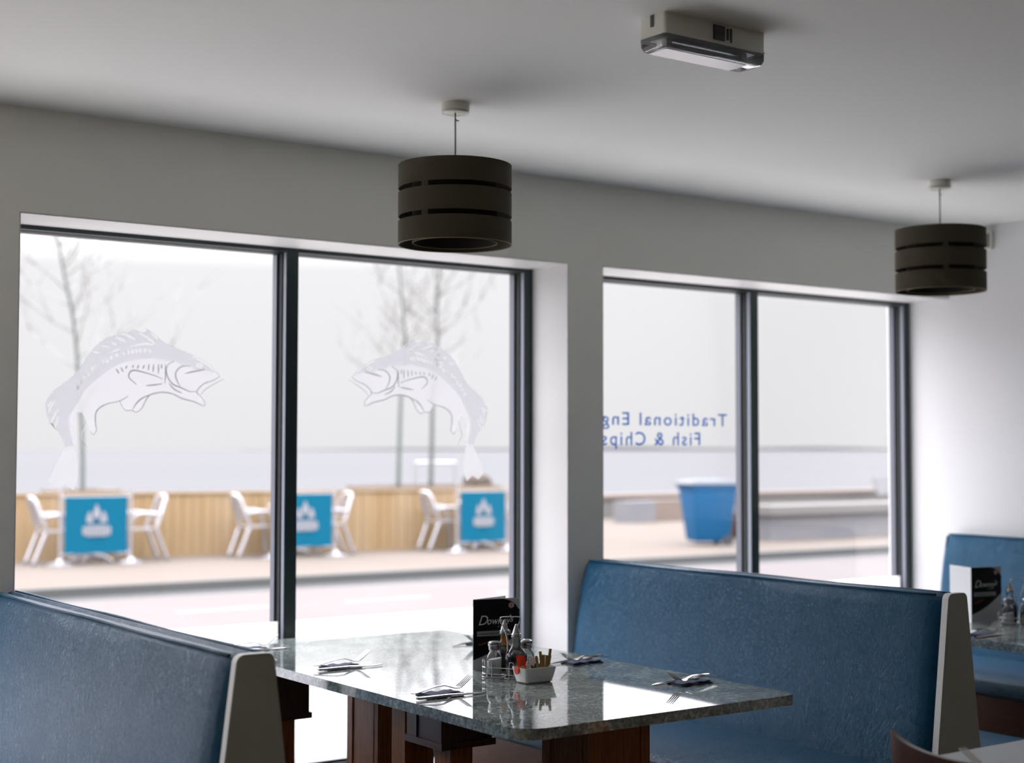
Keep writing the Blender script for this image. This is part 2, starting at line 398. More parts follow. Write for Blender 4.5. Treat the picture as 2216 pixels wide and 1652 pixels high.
FISH_BELLY = [(1.6533,1.4811),(1.6529,1.5037),(1.6735,1.5373),(1.6837,1.5527),(1.6989,1.5842),(1.7144,1.6027),(1.7379,1.6213),(1.7642,1.6455),(1.7908,1.6625),(1.8154,1.6811),(1.8527,1.6929),(1.8962,1.7024),(1.9469,1.7055),(1.9859,1.7003),(2.0029,1.6983),(2.0227,1.7017),(2.0368,1.6863),(2.0713,1.6875),(2.0859,1.6743),(2.0974,1.6692),(2.1292,1.6735),(2.1527,1.6656),(2.1735,1.6604),(2.1821,1.6501),(2.1588,1.6358),(2.1298,1.6214),(2.1069,1.6046),(2.0983,1.5911),(2.11,1.5802),(2.1278,1.5482),(2.0873,1.561),(2.0441,1.5709),(2.0096,1.5859),(1.9706,1.5905),(1.9316,1.5816),(1.9153,1.5629),(1.9017,1.5361),(1.8824,1.5213),(1.8662,1.5276),(1.8445,1.5272),(1.8307,1.5432),(1.8241,1.5585),(1.779,1.5469),(1.7525,1.5311),(1.7423,1.5126),(1.7427,1.4821),(1.7457,1.4607),(1.7353,1.4439),(1.7215,1.4605),(1.7108,1.4916),(1.6958,1.518),(1.6804,1.5177),(1.6781,1.4616),(1.6819,1.4163),(1.6688,1.4076),(1.6612,1.4358),(1.6552,1.4569)]
FISH_TAIL = [(1.6438,1.4026),(1.6682,1.4071),(1.6809,1.3784),(1.6861,1.3406),(1.6836,1.3028),(1.6719,1.2622),(1.6441,1.2837),(1.617,1.2691),(1.5894,1.2963),(1.6098,1.341),(1.6289,1.3785)]
FISH_STROKES = [[(2.1735,1.6604),(2.1821,1.6501),(2.1559,1.6357),(2.1298,1.6268),(2.1068,1.61),(2.0983,1.5935),(2.11,1.583),(2.1276,1.5614),(2.1278,1.5482),(2.1181,1.5485),(2.0873,1.561),(2.0441,1.5709),(2.0096,1.5859),(1.9706,1.5905),(1.9316,1.5816),(1.9153,1.5629),(1.9017,1.5361),(1.8824,1.5213),(1.8662,1.5276),(1.8445,1.5272),(1.8307,1.5432),(1.8241,1.5585)],[(1.9317,1.5817),(1.9042,1.5705),(1.8824,1.5516),(1.869,1.5303)],[(1.8527,1.5746),(1.8241,1.5585),(1.779,1.5469),(1.7525,1.5311),(1.7423,1.5126),(1.7427,1.4821),(1.7457,1.4607),(1.7353,1.4439),(1.7262,1.456)],[(1.7108,1.4916),(1.6998,1.4603),(1.6971,1.436),(1.7141,1.4042)],[(2.0142,1.6987),(1.9918,1.6845),(1.9865,1.663),(1.9952,1.6365),(2.0124,1.6183),(2.0323,1.6108),(2.0523,1.6032),(2.0724,1.5956),(2.0983,1.5962)],[(2.0743,1.6833),(2.0428,1.6809),(2.0231,1.6641),(2.0205,1.6453),(2.0293,1.6241),(2.038,1.6136)],[(2.0545,1.657),(2.086,1.6648),(2.1292,1.6729)],[(2.1969,1.6423),(2.159,1.6222),(2.1272,1.6023),(2.1129,1.5858)],[(1.9728,1.6359),(1.9475,1.6458),(1.9113,1.6553),(1.8754,1.6621),(1.8591,1.6563),(1.8539,1.6403),(1.865,1.6275),(1.8816,1.6148)],[(1.973,1.6199),(1.9451,1.6152),(1.9146,1.6117)],[(1.9954,1.6232),(2.0154,1.6023),(2.044,1.5896)],[(1.9833,1.6869),(1.9836,1.6629),(1.9839,1.6442),(1.9814,1.6201)],[(1.9082,1.6816),(1.9028,1.6682)],[(1.9247,1.6849),(1.9223,1.6636)],[(1.9414,1.6854),(1.939,1.6588)],[(1.9581,1.686),(1.9585,1.6541)],[(1.9693,1.6864),(1.9695,1.6704)],[(1.8889,1.681),(1.8836,1.6676)],[(1.8697,1.6803),(1.8671,1.6697)],[(1.8479,1.677),(1.8426,1.6663)],[(1.8263,1.671),(1.8346,1.6555)],[(1.8096,1.6652),(1.8206,1.6498)]]
FISH_CUTS = [[(1.8875,1.788),(1.9124,1.7772),(1.9405,1.7559),(1.9128,1.7534),(1.8852,1.7482),(1.8579,1.7405)],[(1.8187,1.7861),(1.8459,1.7795),(1.8762,1.7663)],[(1.8081,1.7699),(1.8271,1.7642),(1.8435,1.757)],[(1.7922,1.7522),(1.8111,1.7464)],[(1.7629,1.7405),(1.7844,1.7348)],[(1.7286,1.7183),(1.7552,1.7175)],[(1.8222,1.7325),(1.8007,1.7224),(1.7793,1.7111)],[(1.9316,1.7927),(1.9542,1.7711)],[(2.0824,1.7187),(2.1086,1.7048),(2.1378,1.6895),(2.1672,1.666)],[(1.6059,1.5539),(1.5933,1.5359),(1.5873,1.5154)],[(1.6217,1.5313),(1.6091,1.5132),(1.5991,1.4927),(1.5904,1.4774)],[(1.6182,1.5032),(1.6122,1.4802),(1.6085,1.4699)],[(1.5956,1.5537),(1.5832,1.5332)]]
FISH_DOTS = [(1.9269,1.7301),(1.9103,1.7307),(1.8937,1.7301),(1.88,1.7282),(1.8664,1.725),(1.8527,1.7218),(1.8365,1.716),(1.8122,1.7111),(1.7929,1.7025),(1.7796,1.6903),(1.7663,1.6872),(1.7504,1.6788),(1.7399,1.6694),(1.7294,1.6626),(1.7152,1.6427),(1.7035,1.6333),(1.6932,1.6163),(1.6817,1.5992)]
FISH_EYE = (2.1073,1.6871)

# ------------------------------------------------------------ windows
def window(n, X0, X1, XM):
    """XM = right face of the mullion"""
    w = thing('window_%d' % n, None, None, ((X0+X1)/2, GY, SILL), kind='structure')
    z0, z1 = SILL, HEAD-0.002
    def ring(bm, x0, x1, za, zb, t, tt, tb, y0, y1):
        box(bm, x0, x0+t, y0, y1, za, zb); box(bm, x1-t, x1, y0, y1, za, zb)
        box(bm, x0+t, x1-t, y0, y1, zb-tt, zb); box(bm, x0+t, x1-t, y0, y1, za, za+tb)
    b = NB(); ring(b, X0, X1, z0, z1, 0.042, 0.016, 0.03, 4.762, 4.788); mk('window_frame', b, frame_m, w, bevel=0.002)
    b = NB(); ring(b, X0, X1, z0, z1, 0.048, 0.018, 0.036, 4.788, 4.812); mk('glazing_gasket', b, gasket_m, w)
    b = NB(); ring(b, X0, X1, z0, z1, 0.055, 0.020, 0.045, 4.812, 4.845); mk('outer_frame', b, frame_m, w, bevel=0.002)
    m = XM-0.047
    b = NB(); box(b, m, XM, 4.762, 4.788, z0+0.03, z1-0.016); mu = mk('mullion', b, frame_m, w, bevel=0.002)
    b = NB(); box(b, m-0.006, XM+0.006, 4.788, 4.812, z0+0.036, z1-0.018); mk('glazing_gasket', b, gasket_m, mu)
    b = NB(); box(b, m-0.013, XM+0.004, 4.812, 4.845, z0+0.045, z1-0.020); mk('outer_mullion', b, frame_m, mu, bevel=0.002)
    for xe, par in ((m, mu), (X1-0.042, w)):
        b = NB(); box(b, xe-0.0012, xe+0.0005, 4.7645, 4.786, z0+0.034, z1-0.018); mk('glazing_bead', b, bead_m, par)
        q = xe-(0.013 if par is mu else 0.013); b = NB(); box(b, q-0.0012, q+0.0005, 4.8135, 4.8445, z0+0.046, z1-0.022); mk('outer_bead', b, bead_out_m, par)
    for xa, xb in ((X0+0.044, m), (XM, X1-0.044)):
        b = NB(); box(b, xa, xb, GY-0.003, GY+0.003, z0+0.034, z1-0.017); p = mk('window_pane', b, pane_m, w)
        b = NB(); box(b, xa, xb, GY-0.0065, GY-0.0035, z0+0.034, 0.7885); f = mk('frosted_film', b, frost_m, p); f['label'] = 'white frosted film on the lower glass'
    return w
w1 = window(1, *OPEN[3], 2.468)
w2 = window(2, *OPEN[4], 4.764)
w3 = window(3, *OPEN[2], 0.19); window(4, *OPEN[1], -2.09); window(5, *OPEN[0], -4.37)
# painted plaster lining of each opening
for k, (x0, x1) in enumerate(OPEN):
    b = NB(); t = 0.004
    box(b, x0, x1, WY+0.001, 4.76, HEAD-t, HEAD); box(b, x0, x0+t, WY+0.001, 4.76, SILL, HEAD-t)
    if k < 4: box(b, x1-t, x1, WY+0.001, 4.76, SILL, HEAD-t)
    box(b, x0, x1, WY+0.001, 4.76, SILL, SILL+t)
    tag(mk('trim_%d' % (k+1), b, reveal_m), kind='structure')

# fish decals: white etched film with grey print on top
def flat(bm, pts, y, mir):
    q = [(4.89-x, z+0.012) if mir else (x, z) for x, z in pts]
    A = [bm.verts.new((x, y, z)) for x, z in q]
    f = bm.faces.new(A); bmesh.ops.triangulate(bm, faces=[f])
def stroke(bm, pts, y, mir, wd):
    q = [(4.89-x, z+0.012) if mir else (x, z) for x, z in pts]
    q = smooth_path([(x, 0, z) for x, z in q], 4)
    L, Rr = [], []
    n = len(q)
    for i, p in enumerate(q):
        d = (q[min(i+1, n-1)] - q[max(i-1, 0)]).normalized(); nn = Vector((-d.z, 0, d.x))
        t = wd*(0.35+0.65*math.sin(math.pi*min(max(i/(n-1), 0.08), 0.92)))
        L.append(bm.verts.new((p.x+nn.x*t, y, p.z+nn.z*t))); Rr.append(bm.verts.new((p.x-nn.x*t, y, p.z-nn.z*t)))
    for i in range(n-1): bm.faces.new((L[i], L[i+1], Rr[i+1], Rr[i]))
def thicken(bm, t):
    r = bmesh.ops.extrude_face_region(bm, geom=bm.faces[:])
    for v in [g for g in r['geom'] if isinstance(g, bmesh.types.BMVert)]: v.co.y += t
def fill2d(loops, y):
    cu = bpy.data.curves.new('outline', 'CURVE'); cu.dimensions = '2D'; cu.fill_mode = 'BOTH'; cu.extrude = 0.0001
    for lp in loops:
        sp = cu.splines.new('POLY'); sp.points.add(len(lp)-1); sp.use_cyclic_u = True
        for pt, (x, z) in zip(sp.points, lp): pt.co = (x, z, 0, 1)
    ob = bpy.data.objects.new('outline', cu); COL.objects.link(ob); dg = bpy.context.evaluated_depsgraph_get(); dg.update()
    me = bpy.data.meshes.new_from_object(ob.evaluated_get(dg)); b = NB(); b.from_mesh(me)
    bpy.data.objects.remove(ob); bpy.data.curves.remove(cu); bpy.data.meshes.remove(me)
    for v in b.verts: v.co = Vector((v.co.x, y+v.co.z, v.co.y))
    return b
for mir in (False, True):
    Y = GY-0.0042
    b = fill2d([[(4.89-x, z+0.012) if mir else (x, z) for x, z in q] for q in (FISH_BELLY, FISH_TAIL)], Y)
    fd = mk('fish_decal', b, etch_white_m, w1); fd['label'] = 'leaping fish facing left' if mir else 'leaping fish facing right'
    tw = lambda pts: [(4.89-x, z+0.012) if mir else (x, z) for x, z in pts]
    loops = [tw(FISH_GREY)]
    for s_ in FISH_CUTS:
        q = smooth_path([(x, 0, z) for x, z in tw(s_)], 3); n = len(q); L_, R_ = [], []
        for i, p in enumerate(q):
            d = (q[min(i+1, n-1)] - q[max(i-1, 0)]).normalized(); k = 0.0042*(0.3+0.7*math.sin(math.pi*min(max(i/(n-1), 0.06), 0.94)))
            L_.append((p.x-d.z*k, p.z+d.x*k)); R_.append((p.x+d.z*k, p.z-d.x*k))
        loops.append(L_+R_[::-1])
    for x, z in tw(FISH_DOTS): loops.append([(x+0.0052*math.cos(a), z+0.0075*math.sin(a)) for a in [k*math.pi/4 for k in range(8)]])
    (x, z), = tw([FISH_EYE]); loops.append([(x+0.013*math.cos(a), z+0.009*math.sin(a)) for a in [k*math.pi/6 for k in range(12)]])
    loops.append([(x+0.004*math.cos(a), z+0.003*math.sin(a)) for a in [k*math.pi/4 for k in range(8)]])
    b = fill2d(loops, Y-0.0004)
    mk('grey_print', b, etch_grey_m, fd)
    b = NB()
    for s_ in FISH_STROKES: stroke(b, s_, Y-0.0009, mir, 0.0026)
    thicken(b, 0.0002); mk('outline_print', b, stroke_m, fd)
# lettering on window 2, written for the street, so it reads backwards in here
def lettering(s, xr, z, size, wid):
    b = text_bm(s, size, xs=1, depth=0.0006, bold=0.0004, space=1.22)
    w_ = max(v.co.x for v in b.verts)
    for v in b.verts: v.co.x *= wid/w_
    xform(b, Matrix(((-1, 0, 0, xr), (0, -1, 0, GY+0.0045), (0, 0, 1, z), (0, 0, 0, 1))))
    return mk('window_lettering', b, letter_m, w2)
lettering('Traditional English', 4.612, 1.502, 0.078, 0.872)
lettering('Fish & Chips', 4.456, 1.418, 0.080, 0.558)

# ------------------------------------------------------------ booths
PANEL_Y = 2.80
def cushion_back(c, s, top, y0, y1):
    """upholstered slab, s=-1 faces left, +1 faces right; outline (offset from c, z)"""
    prof = [(0.003, 0.44), (0.128, 0.44), (0.127, 0.52), (0.106, 0.64), (0.088, 0.78), (0.070, 0.88), (0.058, 0.935), (0.047, 0.962), (0.032, top-0.004), (0.016, top), (0.005, top-0.010), (0.003, top-0.03)]
    ys = [y0, y0+0.006, y0+0.02, y0+0.05] + [y0+0.12+(y1-y0-0.24)*k/14 for k in range(15)] + [y1-0.05, y1-0.02, y1-0.006, y1]
    bm = NB(); rows = []
    for y in ys:
        e = min(y-y0, y1-y)
        ins = 0.028*max(0, 1-e/0.05)**2
        wv = 0.0035*math.sin(y*7+c)+0.002*math.sin(y*17)
        rows.append([bm.verts.new((c+s*max(0.003, u-(ins if u > 0.02 else 0)+(wv if u > 0.05 else 0)), y, z-(0.5*ins if z > top-0.05 else 0))) for u, z in prof])
    n = len(prof)
    for A, B in zip(rows, rows[1:]):
        for i in range(n): bm.faces.new((A[i], A[(i+1) % n], B[(i+1) % n], B[i]))
    bm.faces.new(rows[0]); bm.faces.new(rows[-1][::-1])
    return bm
def cushion_seat(c, s, y0, y1):
    prof = [(0.085, 0.39), (0.590, 0.39), (0.606, 0.400), (0.612, 0.425), (0.604, 0.452), (0.575, 0.468), (0.50, 0.476), (0.35, 0.478), (0.20, 0.476), (0.10, 0.470)]
    ys = [y0, y0+0.008, y0+0.03, y0+0.06] + [y0+0.12+(y1-y0-0.24)*k/16 for k in range(17)] + [y1-0.06, y1-0.03, y1-0.008, y1]
    bm = NB(); rows = []
    for y in ys:
        e = min(y-y0, y1-y); ins = 0.018*max(0, 1-e/0.06)**2
        row = []
        for u, z in prof:
            dz = 0
            if z > 0.455: dz = -0.009*math.exp(-((y-3.25-0.5*(u-0.35))/0.07)**2)*(1 if 0.15 < u < 0.58 else 0) + 0.003*math.sin(y*6+u*9)-ins
            row.append(bm.verts.new((c+s*(u-(ins*0.6 if u > 0.5 else 0)), y, z+dz)))
        rows.append(row)
    n = len(prof)
    for A, B in zip(rows, rows[1:]):
        for i in range(n): bm.faces.new((A[i], A[(i+1) % n], B[(i+1) % n], B[i]))
    bm.faces.new(rows[0]); bm.faces.new(rows[-1][::-1])
    return bm
def bench(c, sides, top, label, half=False, rearmost=4.518):
    t = thing('booth_bench', label, 'bench', (c, 3.66, 0), group='blue leather booth benches')
    y0, y1 = PANEL_Y+0.0235, rearmost
    for s in sides:
        bk = mk('backrest', cushion_back(c, s, top, y0, y1), leather_m, t, smooth='auto')
        if s == -1 or True:
            b = NB(); tube(b, [(c+s*0.034, y, top-0.003+0.0015*math.sin(y*9)) for y in [y0+0.03+(y1-y0-0.06)*k/24 for k in range(25)]], 0.0042, 6)
            mk('piping', b, leather_m, bk, smooth=True)
        mk('seat', cushion_seat(c, s, y0, y1), leather_m, t, smooth='auto')
        b = NB(); xa, xb = sorted((c+s*0.08, c+s*0.565)); box(b, xa, xb, y0+0.02, y1, 0.0, 0.389); mk('base', b, base_m, t, bevel=0.004)
    # tapering end panel
    hw = 0.0405; k = 0.122; zt = 0.979
    pts = [(-hw-k*zt, 0.0), (hw+k*zt, 0.0)]
    def corner(cx, cz, a0, a1, r=0.018): return [(cx+r*math.cos(R(a)), cz+r*math.sin(R(a))) for a in [a0+(a1-a0)*i/6 for i in range(7)]]
    pts += corner(hw-0.016, zt-0.018, 6, 90) + corner(-hw+0.016, zt-0.018, 90, 174)
    if half: pts = [(max(min(u, c and (XR-0.003-c)), -9), z) for u, z in pts]
    b = NB(); prism(b, [(c+u, z) for u, z in pts], XZ, PANEL_Y, PANEL_Y+0.023)
    ep = mk('end_panel', b, panel_m, t, bevel=0.0015)
    b = NB(); n_ = len(pts); O = [(c+u, z) for u, z in pts]
    for i in range(1, n_-1 if True else n_):
        (u0, z0), (u1, z1) = O[i], O[i+1] if i+1 < n_ else O[0]
        d = Vector((u1-u0, z1-z0)); nn = Vector((d.y, -d.x)).normalized()*0.0012
        A_ = [b.verts.new(p) for p in ((u0+nn.x, PANEL_Y+0.0008, z0+nn.y), (u1+nn.x, PANEL_Y+0.0008, z1+nn.y), (u1+nn.x, PANEL_Y+0.0222, z1+nn.y), (u0+nn.x, PANEL_Y+0.0222, z0+nn.y))]
        b.faces.new(A_)
    (u0, z0), (u1, z1) = O[-1], O[0]
    A_ = [b.verts.new(p) for p in ((u0-0.0012, PANEL_Y+0.0008, z0), (u1-0.0012, PANEL_Y+0.0008, z1), (u1-0.0012, PANEL_Y+0.0222, z1), (u0-0.0012, PANEL_Y+0.0222, z0))]
    b.faces.new(A_)
    bmesh.ops.remove_doubles(b, verts=b.verts, dist=0.0004)
    es_ = mk('edge_strip', b, edge_m, ep); es_['label'] = 'pale edging strip'
    return t
bench(1.361, (-1, 1), 0.976, 'long blue leather booth bench at the left edge, back-to-back seats with a grey end panel')
bench(3.611, (-1, 1), 0.976, 'blue leather booth bench right of the near stone-topped table, its full backrest in view')
bench(5.765, (-1,), 1.008, 'far blue leather booth bench against the right wall behind the distant table', half=True)

# ------------------------------------------------------------ booth tables
def table(x0, label, far=4.62, boxes=True):
    x1 = x0+0.912; t = thing('booth_table', label, 'table', ((x0+x1)/2, 3.7, 0), group='stone-topped booth tables')
    b = NB(); prism(b, rrect(x0, x1, 2.80, far, (0.085, 0.038, 0.01, 0.01), 8), XY, 0.723, 0.75)
    mk('tabletop', b, granite_m, t, bevel=0.003, smooth='auto')
    cx = (x0+x1)/2
    for ya in (3.0, 4.05):
        b = NB(); box(b, cx-0.101, cx+0.101, ya, ya+0.195, 0.05, 0.723)
        col_ = mk('column', b, wood_m, t, bevel=0.006)
        b = NB()
        for xx in (cx-0.1035, cx+0.0745): box(b, xx, xx+0.029, ya-0.004, ya+0.018, 0.055, 0.722)
        for yy in (ya+0.02, ya+0.155): box(b, cx-0.105, cx-0.1015, yy, yy+0.03, 0.055, 0.722)
        mk('corner_strip', b, wood_m, col_, bevel=0.002)
        b = NB(); box(b, cx-0.24, cx+0.24, ya-0.06, ya+0.255, 0.0, 0.05); mk('foot', b, wood_m, t, bevel=0.01)
    for (xa, xb, ya, yb, zb) in ((x0+0.10, x0+0.272, 3.29, 3.475, 0.612), (x0+0.045, x0+0.205, 4.20, 4.40, 0.555)) if boxes else ():
        b = NB(); box(b, xa+0.007, xb-0.007, ya+0.007, yb-0.007, zb+0.018, 0.723); bx_ = mk('drawer_box', b, darkwood_m, t, bevel=0.002)
        b = NB(); box(b, xa, xb, ya, yb, zb, zb+0.018); mk('lip', b, darkwood_m, bx_, bevel=0.003)
        b = NB(); box(b, xa+0.003, xa+0.007, ya+0.007, ya+0.03, zb+0.018, 0.723); mk('side_frame', b, darkwood_m, bx_, bevel=0.001)
        b = NB(); box(b, xa+0.003, xa+0.007, yb-0.055, yb-0.007, zb+0.018, 0.723); mk('side_frame', b, darkwood_m, bx_, bevel=0.001)
        b = NB(); box(b, xa+0.035, xa+0.105, ya+0.012, ya+0.088, 0.05, zb); mk('post', b, wood_m, t, bevel=0.003)
        b = NB(); box(b, xa+0.035, xa+0.105, yb+0.055, yb+0.125, 0.05, 0.723); mk('post', b, wood_m, t, bevel=0.003)
        b = NB(); box(b, xa+0.0, xa+0.14, ya-0.03, yb+0.15, 0.0, 0.05); mk('foot', b, wood_m, t, bevel=0.008)
    return t
table(2.032, 'near booth table with a polished grey stone top and dark wood pedestals')
table(4.283, 'distant booth table with a grey stone top at the right edge, beyond the second bench', boxes=False)

# ------------------------------------------------------------ cutlery and napkins
TZ = 0.7505
def knife_bm():
    bm = NB()
    out = [(0.0, -0.006), (0.004, -0.0085), (0.02, -0.0095), (0.07, -0.0075), (0.098, -0.006), (0.104, -0.0085), (0.16, -0.0095), (0.195, -0.0085), (0.214, -0.001), (0.221, 0.006), (0.205, 0.0065), (0.104, 0.006), (0.098, 0.006), (0.07, 0.0075), (0.02, 0.0095), (0.004, 0.0085), (0.0, 0.006)]
    h = [0.0055 if x < 0.1 else 0.0022 for x, _ in out]
    A = [bm.verts.new((x, y, 0.0)) for x, y in out]; B = [bm.verts.new((x, y*0.8, h[i])) for i, (x, y) in enumerate(out)]
    bm.faces.new(A); bm.faces.new(B[::-1])
    for i in range(len(out)):
        j = (i+1) % len(out); bm.faces.new((A[i], B[i], B[j], A[j]))
    return bm
def fork_bm():
    bm = NB()
    st = [(0.0, 0.006, 0.0025), (0.01, 0.0095, 0.0035), (0.04, 0.009, 0.0080), (0.075, 0.0065, 0.0130), (0.105, 0.0038, 0.0125), (0.125, 0.0045, 0.0070), (0.137, 0.0095, 0.003), (0.150, 0.0125, 0.003), (0.158, 0.0128, 0.0055)]
    rows = []
    for x, hw, z in st:
        rows.append([bm.verts.new((x, -hw, z)), bm.verts.new((x, hw, z)), bm.verts.new((x, hw, z+0.0022)), bm.verts.new((x, -hw, z+0.0022))])
    for A, B in zip(rows, rows[1:]):
        for i in range(4): bm.faces.new((A[i], A[(i+1) % 4], B[(i+1) % 4], B[i]))
    bm.faces.new(rows[0]); bm.faces.new(rows[-1][::-1])
    for k in range(4):
        yc = -0.0107+0.00713*k
        pts = [(0.156, 0.0055), (0.168, 0.012), (0.182, 0.021), (0.197, 0.031)]
        tube(bm, [(x, yc, z+0.001) for x, z in pts], [0.0019, 0.0018, 0.0016, 0.0009], 6)
    return bm
def napkin_bm():
    bm = NB(); random.seed(4); n, m = 10, 5
    def lay(z0, z1, x0, x1, y0, y1, k):
        T, Bt = [], []
        for i in range(n+1):
            r1, r2 = [], []
            for j in range(m+1):
                x = x0+(x1-x0)*i/n; y = y0+(y1-y0)*j/m
                w = 0.0018*math.sin(i*1.7+k)+0.0012*math.sin(j*2.3+i*0.9)
                r1.append(bm.verts.new((x, y, z0+max(0, w) if k else z0))); r2.append(bm.verts.new((x, y, z1+w)))
            Bt.append(r1); T.append(r2)
        for i in range(n):
            for j in range(m):
                bm.faces.new((T[i][j], T[i+1][j], T[i+1][j+1], T[i][j+1])); bm.faces.new((Bt[i][j], Bt[i][j+1], Bt[i+1][j+1], Bt[i+1][j]))
        for i in range(n):
            for j in (0, m): bm.faces.new((T[i][j], Bt[i][j], Bt[i+1][j], T[i+1][j]))
        for j in range(m):
            for i in (0, n): bm.faces.new((T[i][j], T[i][j+1], Bt[i][j+1], Bt[i][j]))
    lay(0, 0.0025, 0.0, 0.115, -0.034, 0.034, 0)
    lay(0.0030, 0.0055, 0.003, 0.110, -0.034, 0.026, 1.3)
    return bm
kn = mk('table_knife', knife_bm(), steel_m, world=False, bevel=0.0007); fk = mk('table_fork', fork_bm(), steel_m, world=False, smooth='auto'); np_ = mk('folded_napkin', napkin_bm(), navy_m, world=False, smooth=True)
first = {'k': kn, 'f': fk, 'n': np_}; used = set()
def place(kind, loc, rz, label, group, tilt=0.0):
    src = first[kind]
    o = src if kind not in used else src.copy()
    if kind in used: COL.objects.link(o)
    used.add(kind); o.location = loc; o.rotation_euler = (0, tilt, rz)
    cat = {'k': 'knife', 'f': 'fork', 'n': 'napkin'}[kind]
    tag(o, label, cat, group)
SET = [  # knife handle end, yaw, where
    ((2.058, 3.293), 0.0, 'nearest the rounded corner of the near table'),
    ((2.088, 3.886), 0.0, 'midway along the left side of the near table'),
    ((2.030, 4.385), 0.0, 'seen just over the top of the left bench'),
    ((2.930, 3.132), 180.0, 'nearest the right corner of the near table'),
    ((2.931, 3.616), 180.0, 'right behind the white sachet dish'),
    ((2.935, 4.140), 180.0, 'partly hidden behind the near standing menu'),
    ((4.300, 3.268), 0.0, 'on the distant table at the right edge'),
]
for i, ((x, y), a, where) in enumerate(SET):
    ar = R(a); c_, s_ = math.cos(ar), math.sin(ar)
    def at(u, v, z): return (x+c_*u-s_*v, y+s_*u+c_*v, TZ+z)
    sg = 1 if a == 0 else 1
    place('n', at(0.045, 0.045 if a == 0 else 0.030, 0.0), ar+R(3), 'folded navy paper napkin '+where, 'navy napkins under the cutlery')
    place('k', at(0, 0, 0.0095 if a else 0.0022), ar+R(-1+i*0.7), 'steel table knife '+where, 'table knives', tilt=R(2.2) if a else 0.0)
    place('f', at(0.004, 0.030 if a == 0 else 0.040, 0.0098), ar+R(6 if a == 0 else 5), 'steel fork tilted on a napkin '+where, 'table forks')

# ------------------------------------------------------------ condiments
def square(hw, r, n=4): return rrect(-hw, hw, -hw, hw, r, n)
def ring_loft(bm, rings):
    V = [[bm.verts.new(p) for p in r] for r in rings]
    for A, B in zip(V, V[1:]):
        n = len(A)
        for i in range(n): bm.faces.new((A[i], A[(i+1) % n], B[(i+1) % n], B[i]))
    bm.faces.new(V[0][::-1]); bm.faces.new(V[-1])
    return bm
def shaker(label, fill, fill_h, loc, rz):
    t = thing('glass_shaker', label, 'shaker', loc, rz, 'glass shakers in the wire caddies')
    b = NB(); S = []
    for hw, r, z in ((0.020, 0.008, 0.0), (0.0215, 0.008, 0.003), (0.0215, 0.008, 0.050), (0.0195, 0.009, 0.058), (0.0155, 0.0145, 0.066), (0.0145, 0.0144, 0.073)):
        S.append([(x, y, z) for x, y in square(hw, r)])
    ring_loft(b, S); mk('jar', b, vessel_m, t, smooth='auto', world=False)
    b = NB(); S = []
    for hw, r, z in ((0.017, 0.006, 0.004), (0.0188, 0.007, 0.006), (0.0188, 0.007, fill_h-0.002), (0.018, 0.007, fill_h)):
        S.append([(x, y, z + (0.004*(x/0.02) if z > 0.02 else 0)) for x, y in square(hw, r)])
    ring_loft(b, S); mk('contents', b, fill, t, smooth='auto', world=False)
    b = NB(); lathe(b, [(0, 0.0725), (0.0165, 0.0725), (0.0172, 0.074), (0.0165, 0.0765), (0.0172, 0.079), (0.0168, 0.0825), (0.0185, 0.0845), (0.0192, 0.090), (0.0178, 0.0945), (0.0135, 0.0975), (0.007, 0.0988), (0, 0.099)], 28)
    mk('lid', b, cap_m, t, smooth='auto', world=False)
    return t
def bottle(label, level, loc, body=1.0, cat='bottle'):
    t = thing('vinegar_bottle', label, 'bottle', loc, 0, 'vinegar bottles in the wire caddies')
    prof = [(0.0, 0.0), (0.027, 0.0), (0.0305, 0.004), (0.0315, 0.012), (0.0315, 0.056), (0.0295, 0.066), (0.023, 0.075), (0.0155, 0.083), (0.0122, 0.096), (0.0112, 0.108), (0.0128, 0.110), (0.0128, 0.114), (0.0, 0.114)]
    prof = [(r*body if z < 0.07 else r, z) for r, z in prof]
    b = NB(); lathe(b, prof, 28); mk('glass_body', b, vessel_m, t, smooth='auto', world=False)
    top_ = min(level, 0.078)
    inner = [(0.0, 0.004)] + [(max(r-0.0028, 0.004), max(z, 0.005)) for r, z in prof[1:] if z < top_ and r > 0]
    inner += [(0.0285*body if top_ < 0.07 else 0.0165, top_), (0, top_)]
    b = NB(); lathe(b, inner, 24); vg = mk('vinegar', b, vinegar_m, t, smooth='auto', world=False)
    if level > top_:
        b = NB(); lathe(b, [(0, top_+0.0003), (0.0164, top_+0.0003), (0.0127, 0.084), (0.0098, 0.096), (0.0090, level), (0, level)], 24); mk('backlit_vinegar', b, amber_m, vg, smooth='auto', world=False)  # same vinegar; window light through the neck is put in as orange
    b = NB(); lathe(b, [(0, 0.1105), (0.0140, 0.1105), (0.0148, 0.113), (0.0140, 0.116), (0.0150, 0.1185), (0.0142, 0.1215), (0.0118, 0.123), (0.0088, 0.132), (0.0052, 0.142), (0.0030, 0.1475), (0.0, 0.149)], 28)
    mk('pourer_cap', b, cap_m, t, smooth='auto', world=False)
    return t
